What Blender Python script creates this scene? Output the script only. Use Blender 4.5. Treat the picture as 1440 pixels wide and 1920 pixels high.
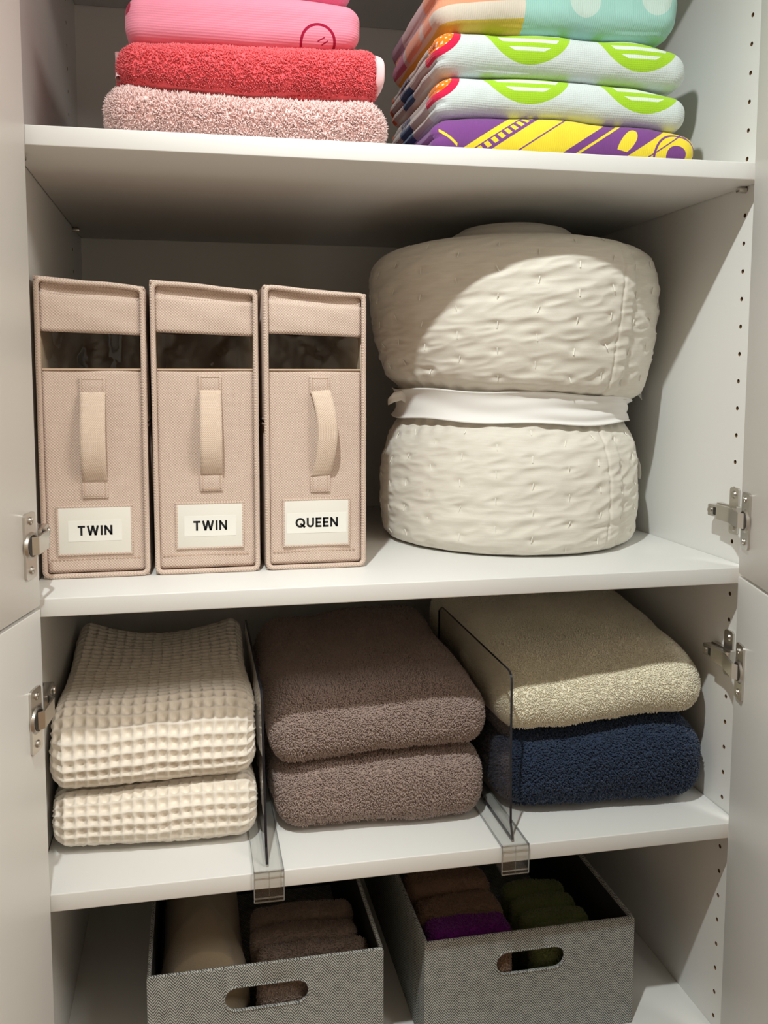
import bpy, bmesh, math, random
import numpy as np
from mathutils import Vector, Matrix
PI = math.pi
for o in list(bpy.data.objects):
    bpy.data.objects.remove(o)
scene = bpy.context.scene
C = scene.collection

# ------------------------------------------------------------------ camera
cam_d = bpy.data.cameras.new('camera')
cam = bpy.data.objects.new('camera', cam_d)
C.objects.link(cam)
cam.location = (0.1673, -0.8961, 0.8184)
cam.rotation_euler = (1.4797005, -0.0001318, -0.1903306)
cam_d.sensor_fit = 'AUTO'
cam_d.sensor_width = 36.0
cam_d.lens = 1631.19 / 1920 * 36.0
cam_d.shift_x = 46.2 / 1920          # the photograph is a crop, its optical axis lies off centre
cam_d.shift_y = -99.17 / 1920
cam_d.clip_start = 0.02
scene.camera = cam

# ------------------------------------------------------------------ light
world = bpy.data.worlds.new('world')
scene.world = world
world.use_nodes = True
world.node_tree.nodes['Background'].inputs['Color'].default_value = (1.0, 0.86, 0.70, 1)
world.node_tree.nodes['Background'].inputs['Strength'].default_value = 0.0


def lamp(name, kind, loc, energy, color, **kw):
    d = bpy.data.lights.new(name, kind)
    d.energy = energy
    d.color = color
    rot = kw.pop('rot', (0, 0, 0))
    for k, v in kw.items():
        setattr(d, k, v)
    o = bpy.data.objects.new(name, d)
    C.objects.link(o)
    o.location = loc
    o.rotation_euler = rot
    return o


# recessed ceiling downlight above the open doors (its position follows from the shelf shadows)
LX, LY, LZ = 0.07, -0.64, 1.78
AIM = Vector((0.93, 0.08, 0.12)) - Vector((LX, LY, LZ))         # the adjustable head is turned towards the shelves
lamp('downlight_lamp', 'SPOT', (LX, LY, LZ), 61, (0.945, 1.0, 0.985),
     spot_size=math.radians(84), spot_blend=1.0, shadow_soft_size=0.016, rot=AIM.to_track_quat('-Z', 'Y').to_euler())
# added soft fill lamp, set to the right to brighten doors and shaded parts
lamp('fill_lamp', 'AREA', (1.25, -1.20, 1.80), 24, (1.0, 0.965, 0.90), shape='RECTANGLE', size=0.6, size_y=0.6)

vs = scene.view_settings
vs.view_transform = 'Standard'
vs.look = 'None'
vs.gamma = 1.0
vs.use_curve_mapping = False
vs.exposure = 0.0


# ------------------------------------------------------------------ helpers
def lin(r, g, b, k=1.0):
    f = lambda c: (c / 255 / 12.92) if c / 255 <= 0.04045 else ((c / 255 + 0.055) / 1.055) ** 2.4
    return (f(r) * k, f(g) * k, f(b) * k, 1.0)


class X:
    """arithmetic on shader sockets"""
    def __init__(s, nt, v):
        s.nt, s.v = nt, v

    def op(s, kind, *a):
        n = s.nt.nodes.new('ShaderNodeMath')
        n.operation = kind
        for i, q in enumerate((s,) + a):
            q = q.v if isinstance(q, X) else q
            if isinstance(q, (int, float)):
                n.inputs[i].default_value = q
            else:
                s.nt.links.new(q, n.inputs[i])
        return X(s.nt, n.outputs[0])

    def __add__(s, o): return s.op('ADD', o)
    def __radd__(s, o): return s.op('ADD', o)
    def __sub__(s, o): return s.op('SUBTRACT', o)
    def __rsub__(s, o): return X(s.nt, o).op('SUBTRACT', s)
    def __mul__(s, o): return s.op('MULTIPLY', o)
    def __rmul__(s, o): return s.op('MULTIPLY', o)
    def __truediv__(s, o): return s.op('DIVIDE', o)
    def sin(s): return s.op('SINE')
    def abs(s): return s.op('ABSOLUTE')
    def lt(s, o): return s.op('LESS_THAN', o)
    def gt(s, o): return s.op('GREATER_THAN', o)
    def fract(s): return s.op('FRACT')
    def sqrt(s): return s.op('SQRT')
    def pow(s, o): return s.op('POWER', o)
    def min(s, o): return s.op('MINIMUM', o)
    def max(s, o): return s.op('MAXIMUM', o)
    def pingpong(s, o): return s.op('PINGPONG', o)
    def clamp(s): return s.op('MAXIMUM', 0.0).op('MINIMUM', 1.0)
    def between(s, a, b): return s.gt(a) * s.lt(b)


class Mat:
    def __init__(s, name, rough=0.8, spec=0.3, sheen=0.0, metal=0.0):
        s.m = bpy.data.materials.new(name)
        s.m.use_nodes = True
        s.nt = s.m.node_tree
        s.p = s.nt.nodes['Principled BSDF']
        s.p.inputs['Roughness'].default_value = rough
        s.p.inputs['Specular IOR Level'].default_value = spec
        s.p.inputs['Metallic'].default_value = metal
        if sheen:
            s.p.inputs['Sheen Weight'].default_value = sheen
            s.p.inputs['Sheen Roughness'].default_value = 0.5
        tc = s.nt.nodes.new('ShaderNodeTexCoord')
        s.co = tc.outputs['Object']
        sp = s.nt.nodes.new('ShaderNodeSeparateXYZ')
        s.nt.links.new(s.co, sp.inputs[0])
        s.x, s.y, s.z = [X(s.nt, sp.outputs[i]) for i in range(3)]

    def noise(s, scale, detail=2.0, stretch=None):
        n = s.nt.nodes.new('ShaderNodeTexNoise')
        n.inputs['Scale'].default_value = scale
        n.inputs['Detail'].default_value = detail
        if stretch:
            mp = s.nt.nodes.new('ShaderNodeMapping')
            mp.inputs['Scale'].default_value = stretch
            s.nt.links.new(s.co, mp.inputs[0])
            s.nt.links.new(mp.outputs[0], n.inputs['Vector'])
        else:
            s.nt.links.new(s.co, n.inputs['Vector'])
        return X(s.nt, n.outputs[0])

    def voro(s, scale):
        n = s.nt.nodes.new('ShaderNodeTexVoronoi')
        n.inputs['Scale'].default_value = scale
        s.nt.links.new(s.co, n.inputs['Vector'])
        return X(s.nt, n.outputs['Distance'])

    def mix(s, fac, a, b):
        n = s.nt.nodes.new('ShaderNodeMix')
        n.data_type = 'RGBA'
        for i, q in ((0, fac), (6, a), (7, b)):
            q = q.v if isinstance(q, X) else q
            if isinstance(q, (int, float, tuple)):
                n.inputs[i].default_value = q
            else:
                s.nt.links.new(q, n.inputs[i])
        return n.outputs[2]

    def color(s, c):
        if isinstance(c, tuple):
            s.p.inputs['Base Color'].default_value = c
        else:
            s.nt.links.new(c, s.p.inputs['Base Color'])
        return s

    def bump(s, h, strength=0.3, dist=0.001):
        b = s.nt.nodes.new('ShaderNodeBump')
        b.inputs['Strength'].default_value = strength
        b.inputs['Distance'].default_value = dist
        s.nt.links.new(h.v, b.inputs['Height'])
        s.nt.links.new(b.outputs[0], s.p.inputs['Normal'])
        return s


def mesh_np(name, v, f, smooth=True):
    """v (n,3) array, f list of (m,k) arrays (k = 3 or 4)"""
    me = bpy.data.meshes.new(name)
    v = np.asarray(v, dtype=np.float32)
    if not isinstance(f, list):
        f = [f]
    f = [np.asarray(a, dtype=np.int32) for a in f if len(a)]
    tot = np.concatenate([np.full(len(a), a.shape[1], np.int32) for a in f])
    idx = np.concatenate([a.ravel() for a in f])
    me.vertices.add(len(v))
    me.vertices.foreach_set('co', v.ravel())
    me.loops.add(len(idx))
    me.loops.foreach_set('vertex_index', idx)
    me.polygons.add(len(tot))
    st = np.concatenate([[0], np.cumsum(tot)[:-1]]).astype(np.int32)
    me.polygons.foreach_set('loop_start', st)
    me.polygons.foreach_set('use_smooth', np.full(len(tot), smooth))
    me.update(calc_edges=True)
    me.validate()
    return me


def link(name, me, mat=None, parent=None, loc=None):
    o = bpy.data.objects.new(name, me)
    C.objects.link(o)
    if mat is not None and me is not None and not me.materials:
        for m in (mat if isinstance(mat, (list, tuple)) else [mat]):
            me.materials.append(m.m if isinstance(m, Mat) else m)
    if parent is not None:
        o.parent = parent
    if loc is not None:
        o.location = loc
    return o


def tag(o, label, cat=None, group=None, kind=None):
    if label:
        o['label'] = label
    if cat:
        o['category'] = cat
    if group:
        o['group'] = group
    if kind:
        o['kind'] = kind
    return o


def thing(name, label, cat, loc=(0, 0, 0), rotz=0.0, group=None):
    o = link(name, None)
    o.location = loc
    o.rotation_euler = (0, 0, rotz)
    o.empty_display_size = 0.02
    return tag(o, label, cat, group)


def bm_mesh(name, bm, smooth=False):
    bmesh.ops.recalc_face_normals(bm, faces=bm.faces)
    me = bpy.data.meshes.new(name)
    bm.to_mesh(me)
    bm.free()
    if smooth:
        me.polygons.foreach_set('use_smooth', np.full(len(me.polygons), True))
        me.set_sharp_from_angle(angle=math.radians(40))
    return me


def add_box(bm, x0, x1, y0, y1, z0, z1, bev=0.0, seg=2, M=None):
    vs_ = [bm.verts.new((x, y, z)) for x in (x0, x1) for y in (y0, y1) for z in (z0, z1)]
    fs = []
    for q in ((0, 1, 3, 2), (4, 6, 7, 5), (0, 4, 5, 1), (2, 3, 7, 6), (0, 2, 6, 4), (1, 5, 7, 3)):
        fs.append(bm.faces.new([vs_[i] for i in q]))
    if bev:
        es = list({e for f in fs for e in f.edges})
        r = bmesh.ops.bevel(bm, geom=es, offset=bev, segments=seg, profile=0.5, affect='EDGES')
        vs_ = list({v for f in r['faces'] for v in f.verts} | {v for v in vs_ if v.is_valid})
    if M is not None:
        bmesh.ops.transform(bm, matrix=M, verts=[v for v in vs_ if v.is_valid])


def box_mesh(name, x0, x1, y0, y1, z0, z1, bev=0.001, seg=2):
    bm = bmesh.new()
    add_box(bm, x0, x1, y0, y1, z0, z1, bev, seg)
    return bm_mesh(name, bm, True)


def add_cyl(bm, p0, p1, r0, r1=None, n=12, cap=True):
    r1 = r0 if r1 is None else r1
    p0, p1 = Vector(p0), Vector(p1)
    q = (p1 - p0).to_track_quat('Z', 'Y').to_matrix()
    a = [bm.verts.new(p0 + q @ Vector((r0 * math.cos(t), r0 * math.sin(t), 0))) for t in [2 * PI * i / n for i in range(n)]]
    b = [bm.verts.new(p1 + q @ Vector((r1 * math.cos(t), r1 * math.sin(t), 0))) for t in [2 * PI * i / n for i in range(n)]]
    for i in range(n):
        bm.faces.new((a[i], a[(i + 1) % n], b[(i + 1) % n], b[i]))
    if cap:
        bm.faces.new(a[::-1])
        bm.faces.new(b)


def add_prism(bm, pts, thick, M):
    """polygon pts (x,y) extruded along +z by thick then transformed by M"""
    a = [bm.verts.new(M @ Vector((x, y, 0))) for x, y in pts]
    b = [bm.verts.new(M @ Vector((x, y, thick))) for x, y in pts]
    n = len(pts)
    for i in range(n):
        bm.faces.new((a[i], a[(i + 1) % n], b[(i + 1) % n], b[i]))
    bm.faces.new(a[::-1])
    bm.faces.new(b)


def tube_mesh(name, pts, r, n=8, closed=False, squash=None):
    """tube along a polyline"""
    P = [Vector(p) for p in pts]
    m = len(P)
    V, F = [], []
    for i in range(m):
        if closed:
            d = (P[(i + 1) % m] - P[i - 1])
        else:
            d = P[min(i + 1, m - 1)] - P[max(i - 1, 0)]
        d.normalize()
        up = Vector((0, 1, 0)) if abs(d.y) < 0.9 else Vector((1, 0, 0))
        a = d.cross(up).normalized()
        b = a.cross(d).normalized()
        for k in range(n):
            t = 2 * PI * k / n
            V.append(P[i] + a * (r * math.cos(t)) + b * (r * math.sin(t)))
    for i in range(m if closed else m - 1):
        for k in range(n):
            j = (i + 1) % m
            F.append((i * n + k, i * n + (k + 1) % n, j * n + (k + 1) % n, j * n + k))
    fs = [np.array(F)]
    me = mesh_np(name, np.array([tuple(v) for v in V]), fs)
    return me


def rounded_rect(x0, x1, y0, y1, r, n=5):
    out = []
    for cx, cy, a0 in ((x1 - r, y1 - r, 0), (x0 + r, y1 - r, PI / 2), (x0 + r, y0 + r, PI), (x1 - r, y0 + r, 1.5 * PI)):
        for i in range(n + 1):
            t = a0 + PI / 2 * i / n
            out.append((cx + r * math.cos(t), cy + r * math.sin(t)))
    return out


class SineNoise:
    """smooth vectorised noise from random sines"""
    def __init__(s, seed, freq, n=9, aniso=(1, 1, 1)):
        g = np.random.default_rng(seed)
        s.k = g.normal(size=(n, 3)) * freq * np.array(aniso)
        s.ph = g.uniform(0, 2 * PI, n)
        s.n = n

    def __call__(s, p):
        return np.sin(p @ s.k.T + s.ph).sum(axis=1) / math.sqrt(s.n)


def rbox(hx, hy, hz, r, step):
    """rounded box about the origin as a welded quad grid: verts, quads"""
    V, Q = [], []
    base = 0
    for ax in range(3):
        h = [hx, hy, hz]
        a, b = [i for i in range(3) if i != ax]
        na = max(4, int(2 * h[a] / step))
        nb = max(4, int(2 * h[b] / step))
        ga, gb = np.meshgrid(np.linspace(-h[a], h[a], na + 1), np.linspace(-h[b], h[b], nb + 1), indexing='ij')
        for s in (-1, 1):
            p = np.zeros((ga.size, 3))
            p[:, a] = ga.ravel()
            p[:, b] = gb.ravel()
            p[:, ax] = s * h[ax]
            i = np.arange(ga.size).reshape(na + 1, nb + 1)
            q = np.stack([i[:-1, :-1], i[1:, :-1], i[1:, 1:], i[:-1, 1:]], -1).reshape(-1, 4)
            flip = (s > 0) if ax == 1 else (s < 0)
            if flip:
                q = q[:, ::-1]
            V.append(p)
            Q.append(q + base)
            base += len(p)
    V = np.concatenate(V)
    Q = np.concatenate(Q)
    key = np.round(V, 6)
    _, first, inv = np.unique(key, axis=0, return_index=True, return_inverse=True)
    inv = inv.reshape(-1)
    V = V[first]
    Q = inv[Q]
    h = np.array([hx, hy, hz])
    rr = np.minimum(r, h * 0.999)
    inner = np.clip(V, -(h - rr), h - rr)
    d = (V - inner) / rr
    n = np.linalg.norm(d, axis=1, keepdims=True)
    n[n == 0] = 1
    return inner + d / n * rr, Q


def vnormals(V, Q):
    a, b, c, d = [V[Q[:, i]] for i in range(4)]
    fn = np.cross(c - a, d - b)
    N = np.zeros_like(V)
    for i in range(4):
        np.add.at(N, Q[:, i], fn)
    return N / (np.linalg.norm(N, axis=1, keepdims=True) + 1e-12)


def interp(ctrl):
    """smooth function of t in 0..1 through evenly spaced control values"""
    c = np.array(ctrl, float)
    if len(c) == 1:
        return lambda t: np.full_like(t, c[0])
    g = np.linspace(0, 1, len(c))

    def f(t):
        t = np.clip(t, 0, 1)
        u = np.interp(t, g, np.arange(len(c)))
        i = np.minimum(u.astype(int), len(c) - 2)
        w = u - i
        w = w * w * (3 - 2 * w)
        return c[i] * (1 - w) + c[i + 1] * w
    return f


def pile_mesh(name, V, Q, count, rad, length, seed, lean=0.6, keep=None, lift=0.0):
    """short three-sided tufts standing on the cloth"""
    g = np.random.default_rng(seed)
    a, b, c, d = [V[Q[:, i]] for i in range(4)]
    n = np.cross(c - a, d - b)
    area = np.linalg.norm(n, axis=1)
    n = n / (area[:, None] + 1e-12)
    w = area.copy()
    if keep is not None:
        w = w * keep((a + b + c + d) / 4, n)
    f = g.choice(len(Q), size=count, p=w / w.sum())
    u, v = g.random((2, count, 1))
    P = (a[f] * (1 - u) + b[f] * u) * (1 - v) + (d[f] * (1 - u) + c[f] * u) * v
    N = n[f]
    T = g.normal(size=(count, 3))
    T -= (T * N).sum(1, keepdims=True) * N
    T /= np.linalg.norm(T, axis=1, keepdims=True)
    B = np.cross(N, T)
    L = length * g.uniform(0.6, 1.25, (count, 1))
    R = rad * g.uniform(0.75, 1.2, (count, 1))
    tipd = N + T * lean * g.uniform(0.2, 1.4, (count, 1)) + np.array([0, 0, -0.25])
    tipd /= np.linalg.norm(tipd, axis=1, keepdims=True)
    mid = P + (N * 0.8 + tipd * 0.4) * L * 0.55
    tip = mid + tipd * L * 0.5
    vs_ = []
    for k in range(3):
        t = 2 * PI * k / 3
        vs_.append(P - N * lift + (T * math.cos(t) + B * math.sin(t)) * R)
    for k in range(3):
        t = 2 * PI * k / 3
        vs_.append(mid + (T * math.cos(t) + B * math.sin(t)) * R * 0.9)
    vs_.append(tip)
    VV = np.stack(vs_, 1).reshape(-1, 3)
    o = (np.arange(count) * 7)[:, None]
    quads = np.concatenate([o + np.array([k, (k + 1) % 3, 3 + (k + 1) % 3, 3 + k]) for k in range(3)])
    tris = np.concatenate([o + np.array([3 + k, 3 + (k + 1) % 3, 6]) for k in range(3)])
    return mesh_np(name, VV, [quads, tris])


# ------------------------------------------------------------------ materials
def plain(name, col, rough=0.5, spec=0.4, metal=0.0, sheen=0.0, bump=None):
    m = Mat(name, rough, spec, sheen, metal).color(col)
    if bump:
        m.bump(m.noise(bump[0], 2), bump[1], bump[2])
    return m


WHITE = Mat('white_melamine', 0.42, 0.35)
WHITE.color(WHITE.mix(WHITE.noise(6, 3), (0.80, 0.79, 0.76, 1), (0.82, 0.81, 0.78, 1)))
DOOR = Mat('white_door_foil', 0.38, 0.35)
DOOR.color((0.81, 0.795, 0.765, 1))
HOLE = plain('chipboard_core', lin(120, 90, 60), 0.9, 0.1)
NICKEL = plain('nickel', (0.62, 0.59, 0.55, 1), 0.28, 0.5, 1.0)
NICKEL2 = plain('nickel_dark', (0.50, 0.47, 0.43, 1), 0.38, 0.5, 1.0)  # darker, rougher nickel for cup rims and screws
SLOT_SHADE = plain('slot_shade', (0.02, 0.02, 0.02, 1), 0.5, 0.4)  # near-black colour standing in for the shade inside the hinge slot


def terry(name, rgb, var=0.12, sheen=0.25, k=1.0):
    m = Mat(name, 0.95, 0.1, sheen)
    a = lin(*rgb, k)
    b = tuple(min(1, c * (1 + var)) for c in a[:3]) + (1,)
    d = tuple(c * (1 - var) for c in a[:3]) + (1,)
    m.color(m.mix(m.noise(420, 2), d, b))
    m.bump(m.noise(700, 2), 0.5, 0.0012)
    return m


# ------------------------------------------------------------------ the wardrobe and its room
W = 0.8032
ZA, ZB, ZC, ZD = 1.0600, 0.6007, 0.2898, 0.0019     # tops of the shelves
T = 0.0192
D = 0.565
ZTOP = 1.395                                         # underside of an unseen shelf, set at this height for its shade

floor_m = Mat('wood_floor', 0.45, 0.4)
fl = floor_m.noise(3, 4, (1, 12, 1))
floor_m.color(floor_m.mix(fl, lin(150, 114, 82), lin(186, 150, 112)))
wall_m = plain('painted_wall', lin(226, 216, 200), 0.8, 0.2, bump=(300, 0.1, 0.0005))
ceil_m = plain('painted_ceiling', lin(236, 230, 220), 0.85, 0.2)
FZ, CZ = -0.56, 1.84
RX0, RX1, RY0 = -1.3, 2.1, -2.3


def struct(name, me, m, label=None):
    o = link(name, me, m)
    o['kind'] = 'structure'
    if label:
        o['label'] = label
    return o


struct('floor', box_mesh('floor', RX0, RX1, RY0, 0.62, FZ - 0.03, FZ, 0), floor_m)
struct('ceiling', box_mesh('ceiling', RX0, RX1, RY0, 0.62, CZ, CZ + 0.03, 0), ceil_m)
struct('wall_left', box_mesh('wall_left', RX0 - 0.03, RX0, RY0, 0.62, FZ, CZ, 0), wall_m)
struct('wall_right', box_mesh('wall_right', RX1, RX1 + 0.03, RY0, 0.62, FZ, CZ, 0), wall_m)
struct('wall_front', box_mesh('wall_front', RX0, RX1, RY0 - 0.03, RY0, FZ, CZ, 0), wall_m)
struct('wall_back', box_mesh('wall_back', RX0, RX1, 0.59, 0.62, FZ, CZ, 0), wall_m)
struct('trim_1', box_mesh('trim_1', RX0, -0.022, 0.0, 0.02, FZ, CZ, 0), WHITE)
struct('trim_2', box_mesh('trim_2', W + 0.022, RX1, 0.0, 0.02, FZ, CZ, 0), WHITE)

ward = thing('wardrobe', 'white wardrobe with open doors and rows of shelf pin holes', 'wardrobe', (0, 0, FZ))
WZ = -FZ     # children are given in world z and lowered by the root


def wpart(name, me, m, label=None, z=0.0):
    o = link(name, me, m, ward, (0, 0, WZ + z))
    if label:
        o['label'] = label
    return o


def side_panel(x_in, sgn):
    """panel whose inner face is at x_in, drilled with two rows of real holes; sgn +1 = body lies on +x"""
    V, F, FH = [], [], []

    def quad(a, b, c, d, hole=False):
        i = len(V)
        V.extend((a, b, c, d))
        (FH if hole else F).append((i, i + 1, i + 2, i + 3))
    z0, z1 = FZ, CZ - 0.005
    hz0 = ZA + 0.01255
    rows = sorted(hz0 + 0.032 * k for k in range(-36, 10))
    cell = 0.008
    ys = [0.0, 0.0339 - cell, 0.0339 + cell, 0.46 - cell, 0.46 + cell, 0.565]
    zb = rows[0] - 0.016
    zt = rows[-1] + 0.016
    quad((x_in, ys[0], z0), (x_in, ys[-1], z0), (x_in, ys[-1], zb), (x_in, ys[0], zb))
    quad((x_in, ys[0], zt), (x_in, ys[-1], zt), (x_in, ys[-1], z1), (x_in, ys[0], z1))
    for a, b in ((0, 1), (2, 3), (4, 5)):
        quad((x_in, ys[a], zb), (x_in, ys[b], zb), (x_in, ys[b], zt), (x_in, ys[a], zt))
    r, n = 0.0026, 12
    for yc in (0.0339, 0.46):
        for z in rows:
            sq = []
            for i in range(n):
                t = 2 * PI * i / n
                c, s = math.cos(t), math.sin(t)
                m = max(abs(c) / cell, abs(s) / 0.016)
                sq.append((yc + c / m, z + s / m))
            # exact corners: 12 rays do not hit them, so add them through wedge triangles
            for i in range(n):
                j = (i + 1) % n
                ti, tj = 2 * PI * i / n, 2 * PI * j / n
                hi = (yc + r * math.cos(ti), z + r * math.sin(ti))
                hj = (yc + r * math.cos(tj), z + r * math.sin(tj))
                quad((x_in, *hi), (x_in, *sq[i]), (x_in, *sq[j]), (x_in, *hj))
                xo = x_in + sgn * 0.009
                quad((x_in, *hi), (x_in, *hj), (xo, *hj), (xo, *hi), True)
                quad((xo, *hi), (xo, *hj), (xo, yc, z), (xo, yc, z), True)
                if abs(abs(sq[i][0] - yc) - cell) < 1e-6 and abs(abs(sq[j][1] - z) - 0.016) < 1e-6 or \
                   abs(abs(sq[j][0] - yc) - cell) < 1e-6 and abs(abs(sq[i][1] - z) - 0.016) < 1e-6:
                    cy = yc + math.copysign(cell, math.cos((ti + tj) / 2))
                    cz = z + math.copysign(0.016, math.sin((ti + tj) / 2))
                    quad((x_in, *sq[i]), (x_in, cy, cz), (x_in, *sq[j]), (x_in, *sq[j]))
    xo = x_in + sgn * 0.019
    quad((x_in, 0, z0), (x_in, 0, z1), (xo, 0, z1), (xo, 0, z0))
    quad((xo, 0, z0), (xo, 0, z1), (xo, 0.565, z1), (xo, 0.565, z0))
    quad((x_in, 0, z1), (x_in, .565, z1), (xo, 0.565, z1), (xo, 0, z1))
    quad((xo, .565, z0), (xo, .565, z1), (x_in, 0.565, z1), (x_in, .565, z0))
    bm = bmesh.new()
    bv = [bm.verts.new(v) for v in V]
    for fl_, mi in ((F, 0), (FH, 1)):
        for q in fl_:
            q2 = []
            for k in q:
                if not any(V[k] == V[m] for m in q2):
                    q2.append(k)
            if len(q2) >= 3:
                f = bm.faces.new([bv[k] for k in q2])
                f.material_index = mi
    bmesh.ops.remove_doubles(bm, verts=bm.verts, dist=1e-5)
    return bm_mesh('side_panel', bm)


wpart('side_panel', side_panel(0.0, -1), [WHITE, HOLE], 'left inner side panel drilled with pin holes')
wpart('side_panel', side_panel(W, 1), [WHITE, HOLE], 'right inner side panel drilled with pin holes')
wpart('back_panel', box_mesh('back_panel', 0.0, W, D, D + 0.012, FZ, CZ - 0.005, 0), WHITE)
wpart('bottom_panel', box_mesh('bottom_panel', 0.0, W, 0.0, D, ZD - T, ZD, 0.0008), WHITE)
wpart('plinth', box_mesh('plinth', 0.0, W, 0.02, 0.04, FZ, ZD - T, 0), WHITE)
wpart('top_panel', box_mesh('top_panel', 0.0, W, 0.0, D, CZ - 0.03, CZ - 0.006, 0.0008), WHITE)

for zt, lab in ((ZTOP + T, 'white shelf above the beach towels, out of view, placed for its shade'),
                (ZA, 'upper white shelf carrying the pink and beach towel stacks'),
                (ZB, 'middle white shelf carrying the beige boxes and the rolled quilt'),
                (ZC, 'lower white shelf carrying bath towels between two clear dividers')):
    o = link('shelf', box_mesh('shelf', 0.0006, W - 0.0006, 0.0, D - 0.002, -T, 0.0, 0.0012, 3), WHITE, None, (0, 0, zt))
    tag(o, lab, 'shelf', 'wardrobe shelves')
    for yy in (0.0339, 0.46):
        for xx, s in ((0.0, 1), (W, -1)):
            bm = bmesh.new()
            # flat-topped steel pin under the shelf
            add_cyl(bm, (xx - s * 0.006, yy, zt - T - 0.0048), (xx + s * 0.004, yy, zt - T - 0.0048), 0.0024, n=10)
            pts = [(0.0075 * math.cos(t), max(-0.0055, 0.0062 * math.sin(t))) for t in [2 * PI * i / 16 for i in range(16)]]
            add_box(bm, xx + s * 0.0005, xx + s * 0.011, yy - 0.0045, yy + 0.0045, zt - T - 0.0065, zt - T - 0.0012, 0.0018, 2)
            wpart('shelf_pin', bm_mesh('shelf_pin', bm, True), NICKEL)

# doors: inner face starts at P0 and runs along dir (opened outwards)
SPLIT = 0.5945
LD_P, LD_D = Vector((0.0172, -0.0075, 0)), Vector((-0.0206, -0.0865, 0)).normalized()
RD_P, RD_D = Vector((0.7845, -0.0075, 0)), Vector((-0.0272, -0.0892, 0)).normalized()


def door(P, Dr, side, z0, z1, label):
    """side: +1 the slab lies towards +x of its inner face"""
    n = Vector((-Dr.y, Dr.x, 0))        # to the ... of travel
    if n.x * side < 0:
        n = -n
    M = Matrix(((Dr.x, n.x, 0, P.x), (Dr.y, n.y, 0, P.y), (0, 0, 1, 0), (0, 0, 0, 1)))
    bm = bmesh.new()
    add_box(bm, 0, 0.398, 0, 0.018, z0, z1, 0.0012, 2)
    bmesh.ops.transform(bm, matrix=M, verts=bm.verts)
    return wpart('door', bm_mesh('door', bm, True), DOOR, label)


door(LD_P, LD_D, -1, SPLIT + 0.0012, CZ - 0.02, 'upper left door standing open')
door(LD_P, LD_D, -1, FZ + 0.06, SPLIT - 0.0022, 'lower left door standing open')
door(RD_P, RD_D, 1, SPLIT + 0.0012, CZ - 0.02, 'upper right door standing open')
door(RD_P, RD_D, 1, FZ + 0.06, SPLIT - 0.0022, 'lower right door standing open')


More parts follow.
